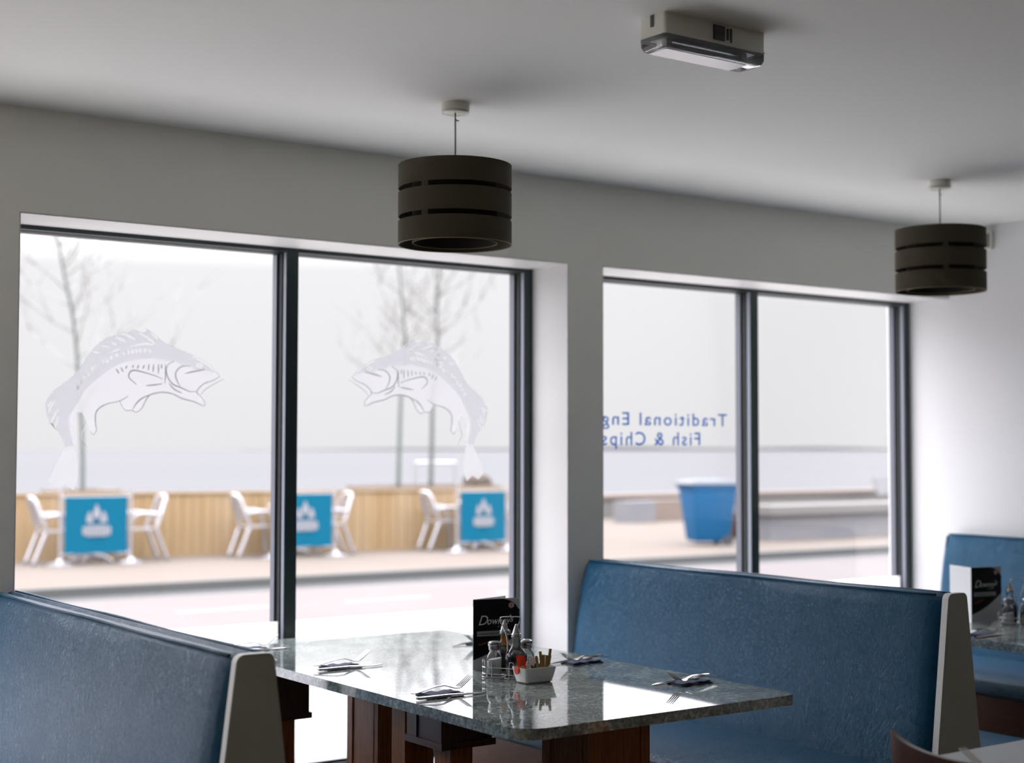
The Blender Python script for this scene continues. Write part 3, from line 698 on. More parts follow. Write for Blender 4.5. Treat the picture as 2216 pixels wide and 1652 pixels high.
def caddy(cx, cy, rz, label):
    t = thing('wire_caddy', label, 'caddy', (cx, cy, TZ), rz, 'wire condiment caddies'); h = 0.034
    e = 0.036
    for z in (0.012, 0.030):
        b = NB(); tube(b, [(x, y, z) for x, y in rrect(-0.066, 0.066, -0.066, 0.066, 0.024, 5)], 0.0014, 6, closed=True); mk('wire_ring', b, chrome_m, t, smooth=True, world=False)
    for sx in (-1, 1):
        for sy in (-1, 1):
            b = NB(); tube(b, [(x*1.0+sx*h, y+sy*h, 0.0022) for x, y in rrect(-0.030, 0.030, -0.030, 0.030, 0.015, 4)], 0.0013, 6, closed=True); mk('floor_ring', b, chrome_m, t, smooth=True, world=False)
    for k in range(4):
        for off in (-h, h):
            b = NB(); P = smooth_path([(off+u, -0.0677, z) for u, z in ((-0.007, 0.001), (-0.007, 0.040), (-0.004, 0.047), (0.004, 0.047), (0.007, 0.040), (0.007, 0.001))], 3)
            M = Matrix.Rotation(R(90*k), 3, 'Z'); tube(b, [M @ p for p in P], 0.0013, 6); mk('wire_loop', b, chrome_m, t, smooth=True, world=False)
    b = NB()
    P = [(-0.008, 0, 0.003), (-0.008, 0, 0.098), (-0.012, 0, 0.118), (-0.030, 0, 0.160), (-0.029, 0, 0.1665), (-0.022, 0, 0.168), (0.022, 0, 0.168), (0.029, 0, 0.1665), (0.030, 0, 0.160), (0.012, 0, 0.118), (0.008, 0, 0.098), (0.008, 0, 0.003)]
    M = Matrix.Rotation(R(35), 3, 'Z'); tube(b, [M @ Vector(p) for p in P], 0.0016, 8); mk('handle', b, chrome_m, t, smooth=True, world=False)
    b = NB(); tube(b, [(-0.066, 0, 0.0022), (0.066, 0, 0.0022)], 0.0013, 6); tube(b, [(0, -0.066, 0.0024), (0, 0.066, 0.0024)], 0.0013, 6); mk('base_wire', b, chrome_m, t, smooth=True, world=False)
    return t
CX, CY, CR = 2.499, 3.497, R(-59.6)
def cad(u, v, cx=CX, cy=CY): return (cx+u*math.cos(CR)-v*math.sin(CR), cy+u*math.sin(CR)+v*math.cos(CR), TZ+0.004)
caddy(CX, CY, CR, 'chrome wire condiment caddy with a tall handle on the near table')
g = 0.034
shaker('glass shaker of white salt with a steel lid in the near caddy', salt_m, 0.047, cad(-g, -g), CR+R(22))
bottle('squat glass vinegar bottle, nearly full of dark brown vinegar, behind the white dish', 0.064, cad(g-0.001, -g+0.001))
bottle('vinegar bottle with amber light in its neck, rear left of the near caddy', 0.104, cad(-g, g), 0.92)
shaker('glass pepper shaker behind the sugar sticks, rear right of the near caddy', pepper_m, 0.032, cad(g, g), CR+R(10))
# far table caddy
FX, FY = 4.775, 3.430
caddy(FX, FY, CR, 'chrome wire condiment caddy on the distant table at the right edge')
shaker('glass shaker in the distant caddy, leftmost thing in it', salt_m, 0.040, cad(-g, -g, FX, FY), CR)
bottle('dark vinegar bottle nearest the menu on the distant table', 0.064, cad(-g, g, FX, FY), 0.92)
bottle('vinegar bottle at the right edge of the photo in the distant caddy', 0.104, cad(g, g, FX, FY), 0.92)
shaker('pepper shaker at the right edge of the photo in the distant caddy', pepper_m, 0.040, cad(g, -g, FX, FY), CR)

def dish(x0, x1, y0, y1, label):
    t = thing('sachet_dish', label, 'dish', ((x0+x1)/2, (y0+y1)/2, TZ), group='white sachet dishes'); z0, z1 = TZ, TZ+0.043
    bm = NB(); f = 0.009
    def rg(ins, z, r): return [(x, y, z) for x, y in rrect(x0+ins, x1-ins, y0+ins, y1-ins, r, 4)]
    outer = [rg(f+0.004, z0, 0.006), rg(f, z0+0.003, 0.008), rg(f*0.6, z0+0.018, 0.008), rg(f*0.3, z0+0.031, 0.008), rg(0, z1, 0.008)]
    inner = [rg(0.003, z1, 0.007), rg(f*0.6+0.004, z0+0.02, 0.006), rg(f+0.006, z0+0.005, 0.006)]
    rings = outer+inner
    V = [[bm.verts.new(p) for p in r] for r in rings]
    for A, B in zip(V, V[1:]):
        n = len(A)
        for i in range(n): bm.faces.new((A[i], A[(i+1) % n], B[(i+1) % n], B[i]))
    bm.faces.new(V[0][::-1]); bm.faces.new(V[-1])
    mk('bowl', bm, porcelain_m, t, smooth='auto')
    return t
d = dish(2.436, 2.547, 3.336, 3.406, 'small white porcelain dish of sugar and sauce sachets in front of the near caddy')
def slab_obj(name, w, hgt, th, M, mat, label, cat, group=None, world=True):
    bm = NB(); box(bm, -w/2, w/2, -th/2, th/2, 0, hgt, M=M); o = mk(name, bm, mat, bevel=0.0005); return tag(o, label, cat, group)
def TR(x, y, z, rz=0, rx=0, ry=0): return Matrix.Translation((x, y, z)) @ Matrix.Rotation(R(rz), 4, 'Z') @ Matrix.Rotation(R(rx), 4, 'X') @ Matrix.Rotation(R(ry), 4, 'Y')
rs = thing('sauce_sachet', 'upright red sauce sachet leaning out of the left of the white dish', 'sachet', (2.462, 3.372, TZ+0.012))
b = NB(); Ms = TR(2.456, 3.372, TZ+0.016, -34, -8, -9)
n = 8; L1, L2 = [], []
for k in range(n+1):
    v = k/n; hw = 0.0115+0.0012*math.sin(v*9); th = 0.0006+0.0028*math.sin(math.pi*v)
    L1.append([b.verts.new(Ms @ Vector(p)) for p in ((-hw, 0, v*0.060), (-hw*0.4, -th, v*0.060), (hw*0.4, -th, v*0.060), (hw, 0, v*0.060), (hw*0.4, th, v*0.060), (-hw*0.4, th, v*0.060))])
for A, B in zip(L1, L1[1:]):
    for i in range(6): b.faces.new((A[i], A[(i+1) % 6], B[(i+1) % 6], B[i]))
b.faces.new(L1[0]); b.faces.new(L1[-1][::-1])
mk('foil_packet', b, red_m, rs, smooth='auto')
b = NB(); prism(b, [(0.007*math.cos(a), 0.021+0.008*math.sin(a)) for a in [k*math.pi/8 for k in range(16)]], XZ, -0.0050, -0.0036); xform(b, Ms); mk('printed_burger', b, orange_m, rs)
b = NB(); tube(b, [(0.0082*math.cos(a), -0.0042, 0.021+0.0092*math.sin(a)) for a in [k*math.pi/10 for k in range(20)]], 0.0005, 5, closed=True); xform(b, Ms); mk('printed_ring', b, print_m, rs)
b = NB(); prism(b, [(3.366, TZ+0.0435), (3.3665, TZ+0.034), (3.371, TZ+0.026), (3.377, TZ+0.0235), (3.383, TZ+0.026), (3.387, TZ+0.034), (3.388, TZ+0.0435)], YZ, 2.4335, 2.4365); mk('folded_end', b, red_m, rs, bevel=0.0006)
random.seed(8)
for i in range(5):
    slab_obj('sugar_stick', 0.0075, 0.066+0.012*(i % 3 == 1)+0.006*(i == 4), 0.0035, TR(2.512+0.0058*i, 3.372-0.004*(i % 2), TZ+0.004, -30+6*i, -4, -9+5.0*i), sugar_m, ('leftmost', 'second from left', 'middle', 'second from right', 'rightmost')[i]+' of the brown paper sugar sticks in the white dish', 'sugar stick', 'sugar sticks in the white dish')
for i in range(3):
    slab_obj('dark_sachet', 0.026, 0.040, 0.003, TR(2.488+0.010*i, 3.362+0.010*i, TZ+0.010, 20-14*i, -32+8*i, 28+6*i), tea_m, ('lowest', 'middle', 'rearmost')[i]+' of the dark green sachets slumped in the white dish', 'sachet', 'dark sachets in the white dish')
slab_obj('paper_sachet', 0.030, 0.058, 0.002, TR(2.538, 3.392, TZ+0.010, -28, -6, 10), paper_m, 'white paper sachet standing behind the sugar sticks at the right of the dish', 'sachet')
slab_obj('pale_sachet', 0.028, 0.052, 0.002, TR(2.512, 3.394, TZ+0.010, -34, -6, -6), paper_m, 'pale sachet standing at the back of the white dish left of the sugar sticks', 'sachet')
slab_obj('far_sachet', 0.05, 0.045, 0.02, TR(FX+0.075, FY-0.075, TZ+0.001, -30), porcelain_m, 'white corner of a sachet dish at the right edge on the distant table', 'dish')

# ------------------------------------------------------------ menus
def menu(x, y, a1, a2, w1_, w2_, label, withtext=True, hgt=0.207):
    t = thing('folded_menu', label, 'menu', (x, y, TZ), group='standing folded menus')
    M1 = TR(x, y, TZ, a1)
    b = NB(); box(b, 0, w1_, -0.0006, 0.0006, 0, hgt, M=M1); cov = mk('front_cover', b, card_m, t)
    b = NB(); box(b, 0, w2_, -0.0006, 0.0006, 0, hgt, M=TR(x, y, TZ, a2)); mk('back_cover', b, white_card_m, t)
    # black shape with swooping corners
    def arc(p0, p1, p2, k=10): return [((1-s)**2*p0[0]+2*s*(1-s)*p1[0]+s*s*p2[0], (1-s)**2*p0[1]+2*s*(1-s)*p1[1]+s*s*p2[1]) for s in [i/k for i in range(k+1)]]
    W_ = w1_
    pts = arc((0.0005, 0.030), (W_*0.55, 0.052), (W_-0.0005, 0.108)) + [(W_-0.0005, hgt-0.034)] + arc((W_-0.006, hgt-0.031), (W_*0.88, hgt-0.006), (W_*0.62, hgt-0.0015)) + [(0.0005, hgt-0.0012)]
    b = NB(); prism(b, pts, XZ, -0.0014, -0.0007); xform(b, M1); mk('black_print', b, black_m, cov)
    s = W_/0.15
    for txt, sz, u, z, sh, xs, bd, mt in (("D", 0.040, 0.014, 0.131, 0.35, 1.0, -0.0002, print_m), ("owney", 0.030, 0.042, 0.132, 0.35, 0.92, 0.0, print_m), ("\u2019s", 0.030, 0.111, 0.137, 0.35, 0.9, 0.0, print_m),
                                          ("ROKER", 0.0085, 0.078, 0.1215, 0.0, 1.0, -0.0001, grey_print_m)):
        b = text_bm(txt, sz*s, shear=sh, xs=xs, depth=0.0002, bold=bd); xform(b, M1 @ Matrix.Translation((u*s, -0.0018, z))); mk('lettering', b, mt, cov)
    b = NB(); box(b, 0.012*s, 0.121*s, -0.0022, -0.0015, 0.098, 0.113, M=M1); bar = mk('grey_bar', b, grey_print_m, cov)
    b = text_bm('Traditional English Fish & Chips', 0.0075*s, xs=0.90, depth=0.0002, bold=0.0001); xform(b, M1 @ Matrix.Translation((0.0185*s, -0.0026, 0.1030))); mk('lettering', b, black_m, bar)
    b = text_bm('Restaurant', 0.010*s, shear=0.3, depth=0.0002); xform(b, M1 @ Matrix.Translation((0.016*s, -0.0018, 0.070)) @ Matrix.Rotation(R(-14), 4, 'Y')); mk('lettering', b, orangeprint_m, cov)
    # small union flag badge
    cx_, cz_, r_ = 0.122*s, hgt-0.021, 0.0095
    b = NB(); prism(b, [(cx_+r_*math.cos(a), cz_+r_*math.sin(a)) for a in [k*math.pi/10 for k in range(20)]], XZ, -0.0021, -0.0016); xform(b, M1); bd_ = mk('flag_badge', b, navy_m, cov)
    b = NB(); box(b, cx_-0.0028, cx_+0.0028, -0.0025, -0.0022, cz_-r_*0.9, cz_+r_*0.9); box(b, cx_-r_*0.95, cx_+r_*0.95, -0.0026, -0.0022, cz_-0.0028, cz_+0.0028); xform(b, M1); mk('white_cross', b, print_m, bd_)
    b = NB()
    for sg in (-1, 1): box(b, -r_*0.93, r_*0.93, -0.0002, 0, -0.0009, 0.0009, M=Matrix.Translation((cx_, -0.0021, cz_)) @ Matrix.Rotation(R(40*sg), 4, 'Y'))
    xform(b, M1); mk('white_saltire', b, print_m, bd_)
    b = NB(); box(b, cx_-0.0014, cx_+0.0014, -0.003, -0.0027, cz_-r_*0.9, cz_+r_*0.9); box(b, cx_-r_*0.95, cx_+r_*0.95, -0.0031, -0.0027, cz_-0.0014, cz_+0.0014); xform(b, M1); mk('red_cross', b, redprint_m, bd_)
    return t
menu(2.468, 3.642, -10, 16, 0.152, 0.152, 'black folded menu standing behind the caddy on the near table')
menu(4.672, 3.562, -10, 69, 0.148, 0.148, 'black folded menu with a white side standing on the distant table')

# ------------------------------------------------------------ pendant lamps
def pendant(x, y, label, rot):
    t = thing('pendant_lamp', label, 'lamp', (x, y, 2.0), rot, 'dark banded pendant lamps')
    ROOT[t.name] = Vector((0, 0, 2.0))
    zt, zb = 2.252, 2.012
    b = NB(); lathe(b, [(0, CZ), (0.043, CZ), (0.043, CZ-0.004), (0.0425, CZ-0.024), (0.036, CZ-0.028), (0, CZ-0.030)], 32); mk('ceiling_rose', b, plastic_m, t, smooth='auto')
    b = NB(); lathe(b, [(0.037, CZ-0.028), (0.041, CZ-0.031), (0.043, CZ-0.027)], 32); mk('rose_ring', b, plastic_m, t, smooth=True)
    b = NB(); tube(b, [(0, 0, CZ-0.028), (0.0006, 0, 2.34), (0, 0, 2.19)], 0.0028, 8); tube(b, [(0, 0, CZ-0.048), (0.006, -0.003, CZ-0.053), (0.010, -0.005, CZ-0.051)], 0.0022, 6); mk('cord', b, cord_m, t, smooth=True)
    b = NB(); lathe(b, [(0, 2.20), (0.016, 2.20), (0.019, 2.18), (0.019, 2.13), (0.012, 2.125), (0, 2.125)], 20); mk('lamp_holder', b, plastic_m, t, smooth='auto')
    b = NB(); lathe(b, [(0, 2.127), (0.011, 2.127), (0.013, 2.115), (0.028, 2.095), (0.030, 2.075), (0.022, 2.055), (0, 2.047)], 20); mk('bulb', b, porcelain_m, t, smooth='auto')
    H = (zt-zb-0.030)/3
    def drum(r, z0, z1, th=0.0018):
        bm = NB(); lathe(bm, [(r, z0), (r, z1), (r-th, z1), (r-th, z0), (r, z0)], 72); bmesh.ops.remove_doubles(bm, verts=bm.verts, dist=1e-6); return bm
    for k in range(3):
        z0 = zb+k*(H+0.015)
        sb = mk('shade_band', drum(0.171, z0, z0+H), shade_m, t, smooth='auto')
        bb = NB(); lathe(bb, [(0.1715, z0-0.0003), (0.1715, z0+0.0014), (0.168, z0+0.0014), (0.168, z0-0.0003)], 72); mk('band_rim', bb, brass_m if k == 0 else shade_m, sb, smooth='auto')
    mk('inner_drum', drum(0.128, zb+0.006, zt-0.004), shade_in_m, t, smooth='auto')
    b = NB(); lathe(b, [(0.1285, zb+0.005), (0.1285, zb+0.0068), (0.126, zb+0.0068), (0.126, zb+0.005)], 64); mk('inner_rim', b, brass_m, t, smooth='auto')
    for a in (205, 325, 85):
        b = NB(); box(b, 0.1665, 0.1685, -0.011, 0.011, zb+0.01, zt-0.01, M=Matrix.Rotation(R(a), 4, 'Z')); mk('spacer', b, shade_m, t)
        b = NB(); tube(b, [(0, 0, 2.195), (0.127*math.cos(R(a)), 0.127*math.sin(R(a)), 2.215), (0.169*math.cos(R(a)), 0.169*math.sin(R(a)), 2.222)], 0.0018, 6); mk('support_wire', b, cord_m, t)
    return t
pendant(2.451, 3.72, 'dark brown banded drum pendant lamp hanging over the near table', 0.0)
pendant(4.690, 3.70, 'dark brown banded drum pendant lamp hanging near the right wall', 0.35)

# ------------------------------------------------------------ emergency light
t = thing('emergency_light', 'rectangular white emergency light with a clear cover fixed to the ceiling', 'ceiling light', (2.49, 2.675, CZ))
x0, x1, y0, y1 = 2.328, 2.662, 2.630, 2.722
b = NB(); prism(b, rrect(x0, x1, y0, y1, 0.008, 4), XY, CZ-0.050, CZ); body = mk('body', b, plastic_m, t, smooth='auto', bevel=0.002)
b = NB(); prism(b, rrect(x0-0.003, x1+0.003, y0-0.003, y1+0.003, 0.01, 4), XY, CZ-0.053, CZ-0.050); mk('rim', b, plastic_m, t, bevel=0.001)
b = NB()
S = [[(x, y, z) for x, y in rrect(x0-0.002+i_, x1+0.002-i_, y0-0.002+i_, y1+0.002-i_, 0.012, 4)] for i_, z in ((0, CZ-0.053), (0.001, CZ-0.072), (0.006, CZ-0.082), (0.014, CZ-0.085))]
ring_loft(b, S); cv = mk('clear_cover', b, cover_m, t, smooth='auto')
b = NB(); prism(b, rrect(x0+0.016, x1-0.050, y0+0.014, y1-0.014, 0.004, 3), XY, CZ-0.0862, CZ-0.0856); mk('white_diffuser_strip', b, tube_m, cv)
b = NB(); tube(b, [(x0+0.045, (y0+y1)/2, CZ-0.066), (x1-0.06, (y0+y1)/2, CZ-0.066)], 0.008, 14); mk('fluorescent_tube', b, tube_m, t, smooth='auto')
for xx in (x0+0.03, x1-0.055):
    b = NB(); box(b, xx, xx+0.018, y0+0.028, y1-0.028, CZ-0.078, CZ-0.053); mk('tube_holder', b, plastic_m, t, bevel=0.002)
b = NB(); box(b, x0+0.02, x1-0.02, y0+0.012, y1-0.012, CZ-0.0555, CZ-0.0535); mk('reflector', b, pmat('blue_grey_gear_tray', (0.42, 0.48, 0.50), 0.3), t)
b = NB(); box(b, x0+0.155, x0+0.192, y0-0.0045, y0-0.001, CZ-0.044, CZ-0.008)
for k in range(6): box(b, x0+0.158, x0+0.189, y0-0.0058, y0-0.0045, CZ-0.042+k*0.0058, CZ-0.0395+k*0.0058)
mk('side_label', b, vent_m, body)
b = NB(); box(b, x0+0.200, x0+0.205, y0-0.005, y0-0.001, CZ-0.040, CZ-0.012); box(b, x0+0.212, x0+0.216, y0-0.005, y0-0.001, CZ-0.044, CZ-0.010); mk('side_catch', b, vent_m, body)
b = NB(); box(b, x0-0.0035, x0-0.0005, y0+0.040, y0+0.049, CZ-0.030, CZ-0.002); mk('end_notch', b, vent_m, body)

# small fitting high on the right wall
t = thing('wall_sensor', 'small pale box high on the right wall beside the far pendant lamp', 'sensor', (XR, 4.285, 2.33))
b = NB(); box(b, XR-0.022, XR, 4.270, 4.315, 2.325, 2.408); s0 = mk('case', b, plastic_m, t, bevel=0.004)
b = NB(); box(b, XR-0.0235, XR-0.022, 4.276, 4.290, 2.335, 2.400); mk('sensor_window', b, vent_m, s0)

# ------------------------------------------------------------ table and chair in the foreground
t = thing('laminate_table', 'pale grey laminate table in the bottom right corner, nearest the camera', 'table', (3.08, 1.60, 0))
b = NB(); prism(b, rrect(2.535, 3.70, 1.22, 2.072, 0.02, 5), XY, 0.722, 0.75); mk('tabletop', b, fgtable_m, t, bevel=0.003, smooth='auto')
b = NB(); box(b, 2.98, 3.10, 1.58, 1.70, 0.04, 0.722); mk('pedestal', b, wood_m, t, bevel=0.006)
b = NB(); box(b, 2.75, 3.35, 1.40, 1.88, 0.0, 0.04); mk('foot', b, wood_m, t, bevel=0.01)
place('f', (2.588, 1.795, TZ), R(94), 'fork whose tines just show on the pale grey foreground table', 'table forks')
t = thing('plywood_chair', 'red-brown bentwood chair, its curved top rail showing at the bottom right', 'chair', (2.62, 1.86, 0), R(0))
def chair_back():
    bm = NB(); rows = []
    n = 24
    for i in range(n+1):
        s = -1+2*i/n
        # s=+1 is the far ear, s=-1 the near ear; local y along the rail, x forward
        y = s*0.175; x = 0.030*(abs(s)**2) - 0.0
        top = 0.799+0.016*abs(s)**2.6
        bot = 0.60-0.02*(1-s*s)
        col_ = []
        for (dz, dx) in ((0, 0), (0.33, 0.010), (0.66, 0.016), (1, 0.010)):
            z = bot+(top-bot)*dz
            col_.append((x-0.05*(z-0.6), y*(1+0.05*dz), z))
        rows.append(col_)
    th = 0.013
    F = [[bm.verts.new(p) for p in r] for r in rows]; Bk = [[bm.verts.new((p[0]-th, p[1], p[2])) for p in r] for r in rows]
    for i in range(n):
        for j in range(3):
            bm.faces.new((F[i][j], F[i+1][j], F[i+1][j+1], F[i][j+1])); bm.faces.new((Bk[i][j], Bk[i][j+1], Bk[i+1][j+1], Bk[i+1][j]))
        for j in (0, 3): bm.faces.new((F[i][j], Bk[i][j], Bk[i+1][j], F[i+1][j]))
    for i in (0, n):
        for j in range(3): bm.faces.new((F[i][j], F[i][j+1], Bk[i][j+1], Bk[i][j]))
    return bm
CA = Matrix.Translation((2.418, 1.915, 0)) @ Matrix.Rotation(R(-14), 4, 'Z')
b = chair_back(); xform(b, CA); mk('backrest', b, ply_m, t, smooth='auto', bevel=0.002)
b = NB(); prism(b, rrect(0.03, 0.40, -0.19, 0.19, 0.04, 5), XY, 0.44, 0.46); xform(b, CA); mk('seat', b, ply_m, t, bevel=0.004)
for (xx, yy, zt_) in ((0.035, -0.165, 0.62), (0.035, 0.165, 0.62), (0.38, -0.165, 0.44), (0.38, 0.165, 0.44)):
    b = NB(); tube(b, [(xx+(-0.03 if xx < 0.1 else 0.02), yy, 0.0), (xx, yy, 0.44), (xx-0.012*(zt_ > 0.5), yy, zt_)], 0.012, 8); xform(b, CA); mk('leg', b, chrome_m, t, smooth='auto')

# ------------------------------------------------------------ outside: ground
G = -0.15
b = NB(); box(b, -30, 60, OY, 8.2, G-0.2, G-0.02); tag(mk('near_pavement', b, pmat('pale_bounce_paving', (0.62, 0.60, 0.57), 0.9)), kind='structure')  # hidden behind the film, made extra pale to bounce daylight into the room
b = NB(); box(b, -30, 60, 8.2, 16.20, G-0.3, G-0.10); tag(mk('road', b, road_m), kind='structure')
KR = Matrix.Translation((5, 16.52, 0)) @ Matrix.Rotation(R(-1.6), 4, 'Z')
b = NB(); box(b, -30, 50, -0.62, -0.15, G-0.3, G-0.098, M=KR); tag(mk('gutter', b, gutter_m), kind='structure')
b = NB(); box(b, -30, 50, -0.15, 0.0, G-0.3, G+0.0, M=KR); tag(mk('kerb', b, kerb_m), kind='structure')
b = NB(); box(b, -30, 60, 0.0, 11.6, G-0.3, G, M=KR); tag(mk('promenade', b, slab_m), kind='structure')
b = NB(); box(b, -60, 90, 27.0, 60.0, -2.2, -1.2); tag(mk('beach', b, sand_m), kind='structure')
sea = pmat('pale_hazy_sea', (0.105, 0.105, 0.108), 0.9, spec=0.0, vary=(0.004, (0.112, 0.112, 0.114), 0.2, (1, 5, 1)))
b = NB(); box(b, -2500, 4500, 40.0, 4500.0, -2.3, -2.0); tag(mk('sea', b, sea), kind='structure')
b = NB()
random.seed(3); xs = [1500+110*k for k in range(40)]
tops = [1.0+9.0*min(1, k/7)*(0.75+0.25*math.sin(k*0.9)+0.12*random.random()) for k in range(40)]
prism(b, [(xs[0], -2)]+[(x, -2+h) for x, h in zip(xs, tops)]+[(xs[-1], -2)], XZ, 3000, 3180)
tag(mk('distant_shoreline', b, land_m), kind='structure')
# painted marks on the road
for x, y, w_, l_ in ((6.0, 14.1, 0.14, 1.1), (7.9, 14.05, 0.14, 1.1), (9.8, 13.95, 0.14, 1.1)):
    b = NB(); box(b, x, x+l_, y, y+w_, G-0.100, G-0.096); tag(mk('road_marking', b, mark_m), 'short white dash painted on the road behind the near table', 'road marking', 'white dashes on the road')

# ------------------------------------------------------------ timber wall and what stands at it
FR = Matrix.Translation((6.546, 20.55, 0)) @ Matrix.Rotation(R(-8.8), 4, 'Z')
t = thing('timber_wall', 'long low wall of tan upright timber boards across the road', 'fence', (6.546, 20.55, G), 0)
b = NB(); L = 8.4; x = -7.0; random.seed(11)
while x < L:
    w_ = 0.145
    box(b, x, x+w_-0.008, 0.012*random.random(), 0.045, G, 0.745+0.006*random.random(), M=FR); x += w_
mk('boards', b, board_m, t)
b = NB(); box(b, -7.0, L, -0.02, 0.09, 0.745, 0.775, M=FR); mk('top_rail', b, board_m, t)

def cafe_chair(label, x, y, rz, first=[None]):
    if first[0] is None:
        t = thing('cafe_chair', None, 'chair', (0, 0, G))
        ROOT[t.name] = Vector((0, 0, 0))
        for s in (-1, 1):
            b = NB(); tube(b, smooth_path([(-0.30, s*0.20, 0.0), (-0.16, s*0.215, 0.36), (-0.13, s*0.22, 0.45), (-0.19, s*0.21, 0.62), (-0.27, s*0.17, 0.86)], 5), 0.028, 8); mk('rear_leg', b, alu_m, t, smooth=True)
            b = NB(); tube(b, smooth_path([(0.27, s*0.21, 0.0), (0.23, s*0.22, 0.40), (0.18, s*0.24, 0.62), (0.05, s*0.25, 0.665), (-0.17, s*0.235, 0.64)], 5), 0.022, 8); mk('arm_leg', b, alu_m, t, smooth=True)
        b = NB(); box(b, -0.17, 0.22, -0.21, 0.21, 0.43, 0.45); mk('seat', b, alu_m, t, bevel=0.008)
        b = NB()
        for k in range(4):
            z = 0.56+0.075*k; xx = -0.165-(z-0.56)*0.30; box(b, xx-0.006, xx+0.006, -0.18, 0.18, z, z+0.055)
        mk('back_slats', b, alu_m, t, bevel=0.003)
        b = NB(); tube(b, smooth_path([(-0.27, -0.17, 0.86), (-0.285, -0.10, 0.885), (-0.29, 0, 0.89), (-0.285, 0.10, 0.885), (-0.27, 0.17, 0.86)], 4), 0.028, 8); mk('top_rail', b, alu_m, t, smooth=True)
        first[0] = t; o = t
    else: o = copy_tree(first[0])
    o.location = (x, y, G); o.rotation_euler = (0, 0, rz); o['label'] = label; o['group'] = 'aluminium cafe chairs'
    return o
def cafe_table(label, x, y, first=[None]):
    if first[0] is None:
        t = thing('cafe_table', None, 'table', (0, 0, G)); ROOT[t.name] = Vector((0, 0, 0))
        b = NB(); lathe(b, [(0, 0.715), (0.335, 0.715), (0.345, 0.725), (0.335, 0.74), (0, 0.74)], 32); mk('tabletop', b, alu_m, t, smooth='auto')
        b = NB(); tube(b, [(0, 0, 0.03), (0, 0, 0.715)], 0.035, 12); mk('column', b, alu_m, t, smooth='auto')
        for k in range(4):
            a = R(45+90*k); b = NB(); tube(b, [(0.03*math.cos(a), 0.03*math.sin(a), 0.10), (0.18*math.cos(a), 0.18*math.sin(a), 0.075), (0.31*math.cos(a), 0.31*math.sin(a), 0.02)], [0.03, 0.026, 0.02], 8); mk('foot', b, alu_m, t, smooth='auto')
        first[0] = t; o = t
    else: o = copy_tree(first[0])
    o.location = (x, y, G); o['label'] = label; o['group'] = 'round aluminium cafe tables'
    return o
def banner(label, xa, xb, ya, yb):
    t = thing('banner_stand', label, 'banner', ((xa+xb)/2, (ya+yb)/2, G), group='turquoise banners along the timber wall')
    d = Vector((xb-xa, yb-ya, 0)); L = d.length; ang = math.atan2(d.y, d.x)
    M = Matrix.Translation((xa, ya, 0)) @ Matrix.Rotation(ang, 4, 'Z')
    for u in (-0.05, L+0.05):
        b = NB(); tube(b, [(u, 0.03, G+0.03), (u, 0.03, 0.88)], 0.018, 10); xform(b, M); p = mk('pole', b, alu_m, t, smooth='auto')
        b = NB(); lathe(b, [(0, 0), (0.17, 0), (0.17, 0.02), (0.06, 0.055), (0.03, 0.09), (0, 0.09)], 24, (u, 0.03, G)); xform(b, M); mk('round_foot', b, alu_m, p, smooth='auto')
    for z in (0.755, 0.0):
        b = NB(); tube(b, [(-0.05, 0.03, z), (L+0.05, 0.03, z)], 0.011, 8); xform(b, M); mk('rail', b, alu_m, t)
    b = NB(); n = 14; V = []
    for k in range(n+1):
        u = L*k/n; w = 0.008*math.sin(k*1.1)
        V.append([b.verts.new(M @ Vector(p)) for p in ((u*0.97 if u < L/2 else L-(L-u)*0.97, w+0.012, 0.005), (u, w*0.3+0.012, 0.76), (u, w*0.3+0.018, 0.76), (u, w+0.018, 0.005))])
    for A, B in zip(V, V[1:]):
        for i in range(4): b.faces.new((A[i], A[(i+1) % 4], B[(i+1) % 4], B[i]))
    b.faces.new(V[0]); b.faces.new(V[-1][::-1])
    cl = mk('banner_cloth', b, blue_m, t, smooth='auto')
    # white emblem: a flame-topped badge over a block of letters
    s = L/0.84; c = L*0.50; b = NB()
    def pg(pts): prism(b, [(c+u*s, z) for u, z in pts], XZ, -0.006, 0.002)
    pg([(-0.035, 0.47), (-0.055, 0.52), (-0.03, 0.60), (0, 0.66), (0.03, 0.60), (0.055, 0.52), (0.035, 0.47)])
    pg([(-0.14, 0.42), (-0.13, 0.50), (-0.10, 0.56), (-0.075, 0.55), (-0.065, 0.47), (-0.03, 0.44), (-0.06, 0.41)])
    pg([(0.14, 0.42), (0.13, 0.50), (0.10, 0.56), (0.075, 0.55), (0.065, 0.47), (0.03, 0.44), (0.06, 0.41)])
    xform(b, M); mk('emblem', b, emblem_m, cl)
    for k in range(8):
        x_ = c+(-0.185+0.048*k)*s; b = NB(); box(b, x_, x_+0.038*s, -0.006, 0.002, 0.23 if 0 < k < 7 else 0.25, 0.38 if 0 < k < 7 else 0.36, M=M); mk('emblem_letter', b, emblem_m, cl)
    return t
banner('leftmost turquoise banner with a white emblem, in the left window pane', 6.66, 7.50, 19.42, 19.36)
banner('turquoise banner half hidden behind the first window mullion', 9.57, 10.40, 19.05, 18.95)
banner('turquoise banner with a white emblem just left of the wall pillar', 12.42, 13.19, 18.66, 18.58)
cafe_chair('leftmost aluminium cafe chair, at the left edge of the window', 6.62, 19.80, R(-4))
cafe_chair('aluminium cafe chair just right of the leftmost banner', 7.87, 19.78, R(176))
cafe_chair('aluminium cafe chair left of the first window mullion', 9.42, 19.50, R(-6))
cafe_chair('aluminium cafe chair right of the half-hidden banner', 10.60, 19.40, R(172))
cafe_chair('aluminium cafe chair left of the third banner', 12.45, 19.25, R(-8))
cafe_chair('aluminium cafe chair right of the third banner, beside the window frame', 13.75, 19.20, R(174))
cafe_table('round aluminium cafe table behind the leftmost banner', 7.18, 19.85)
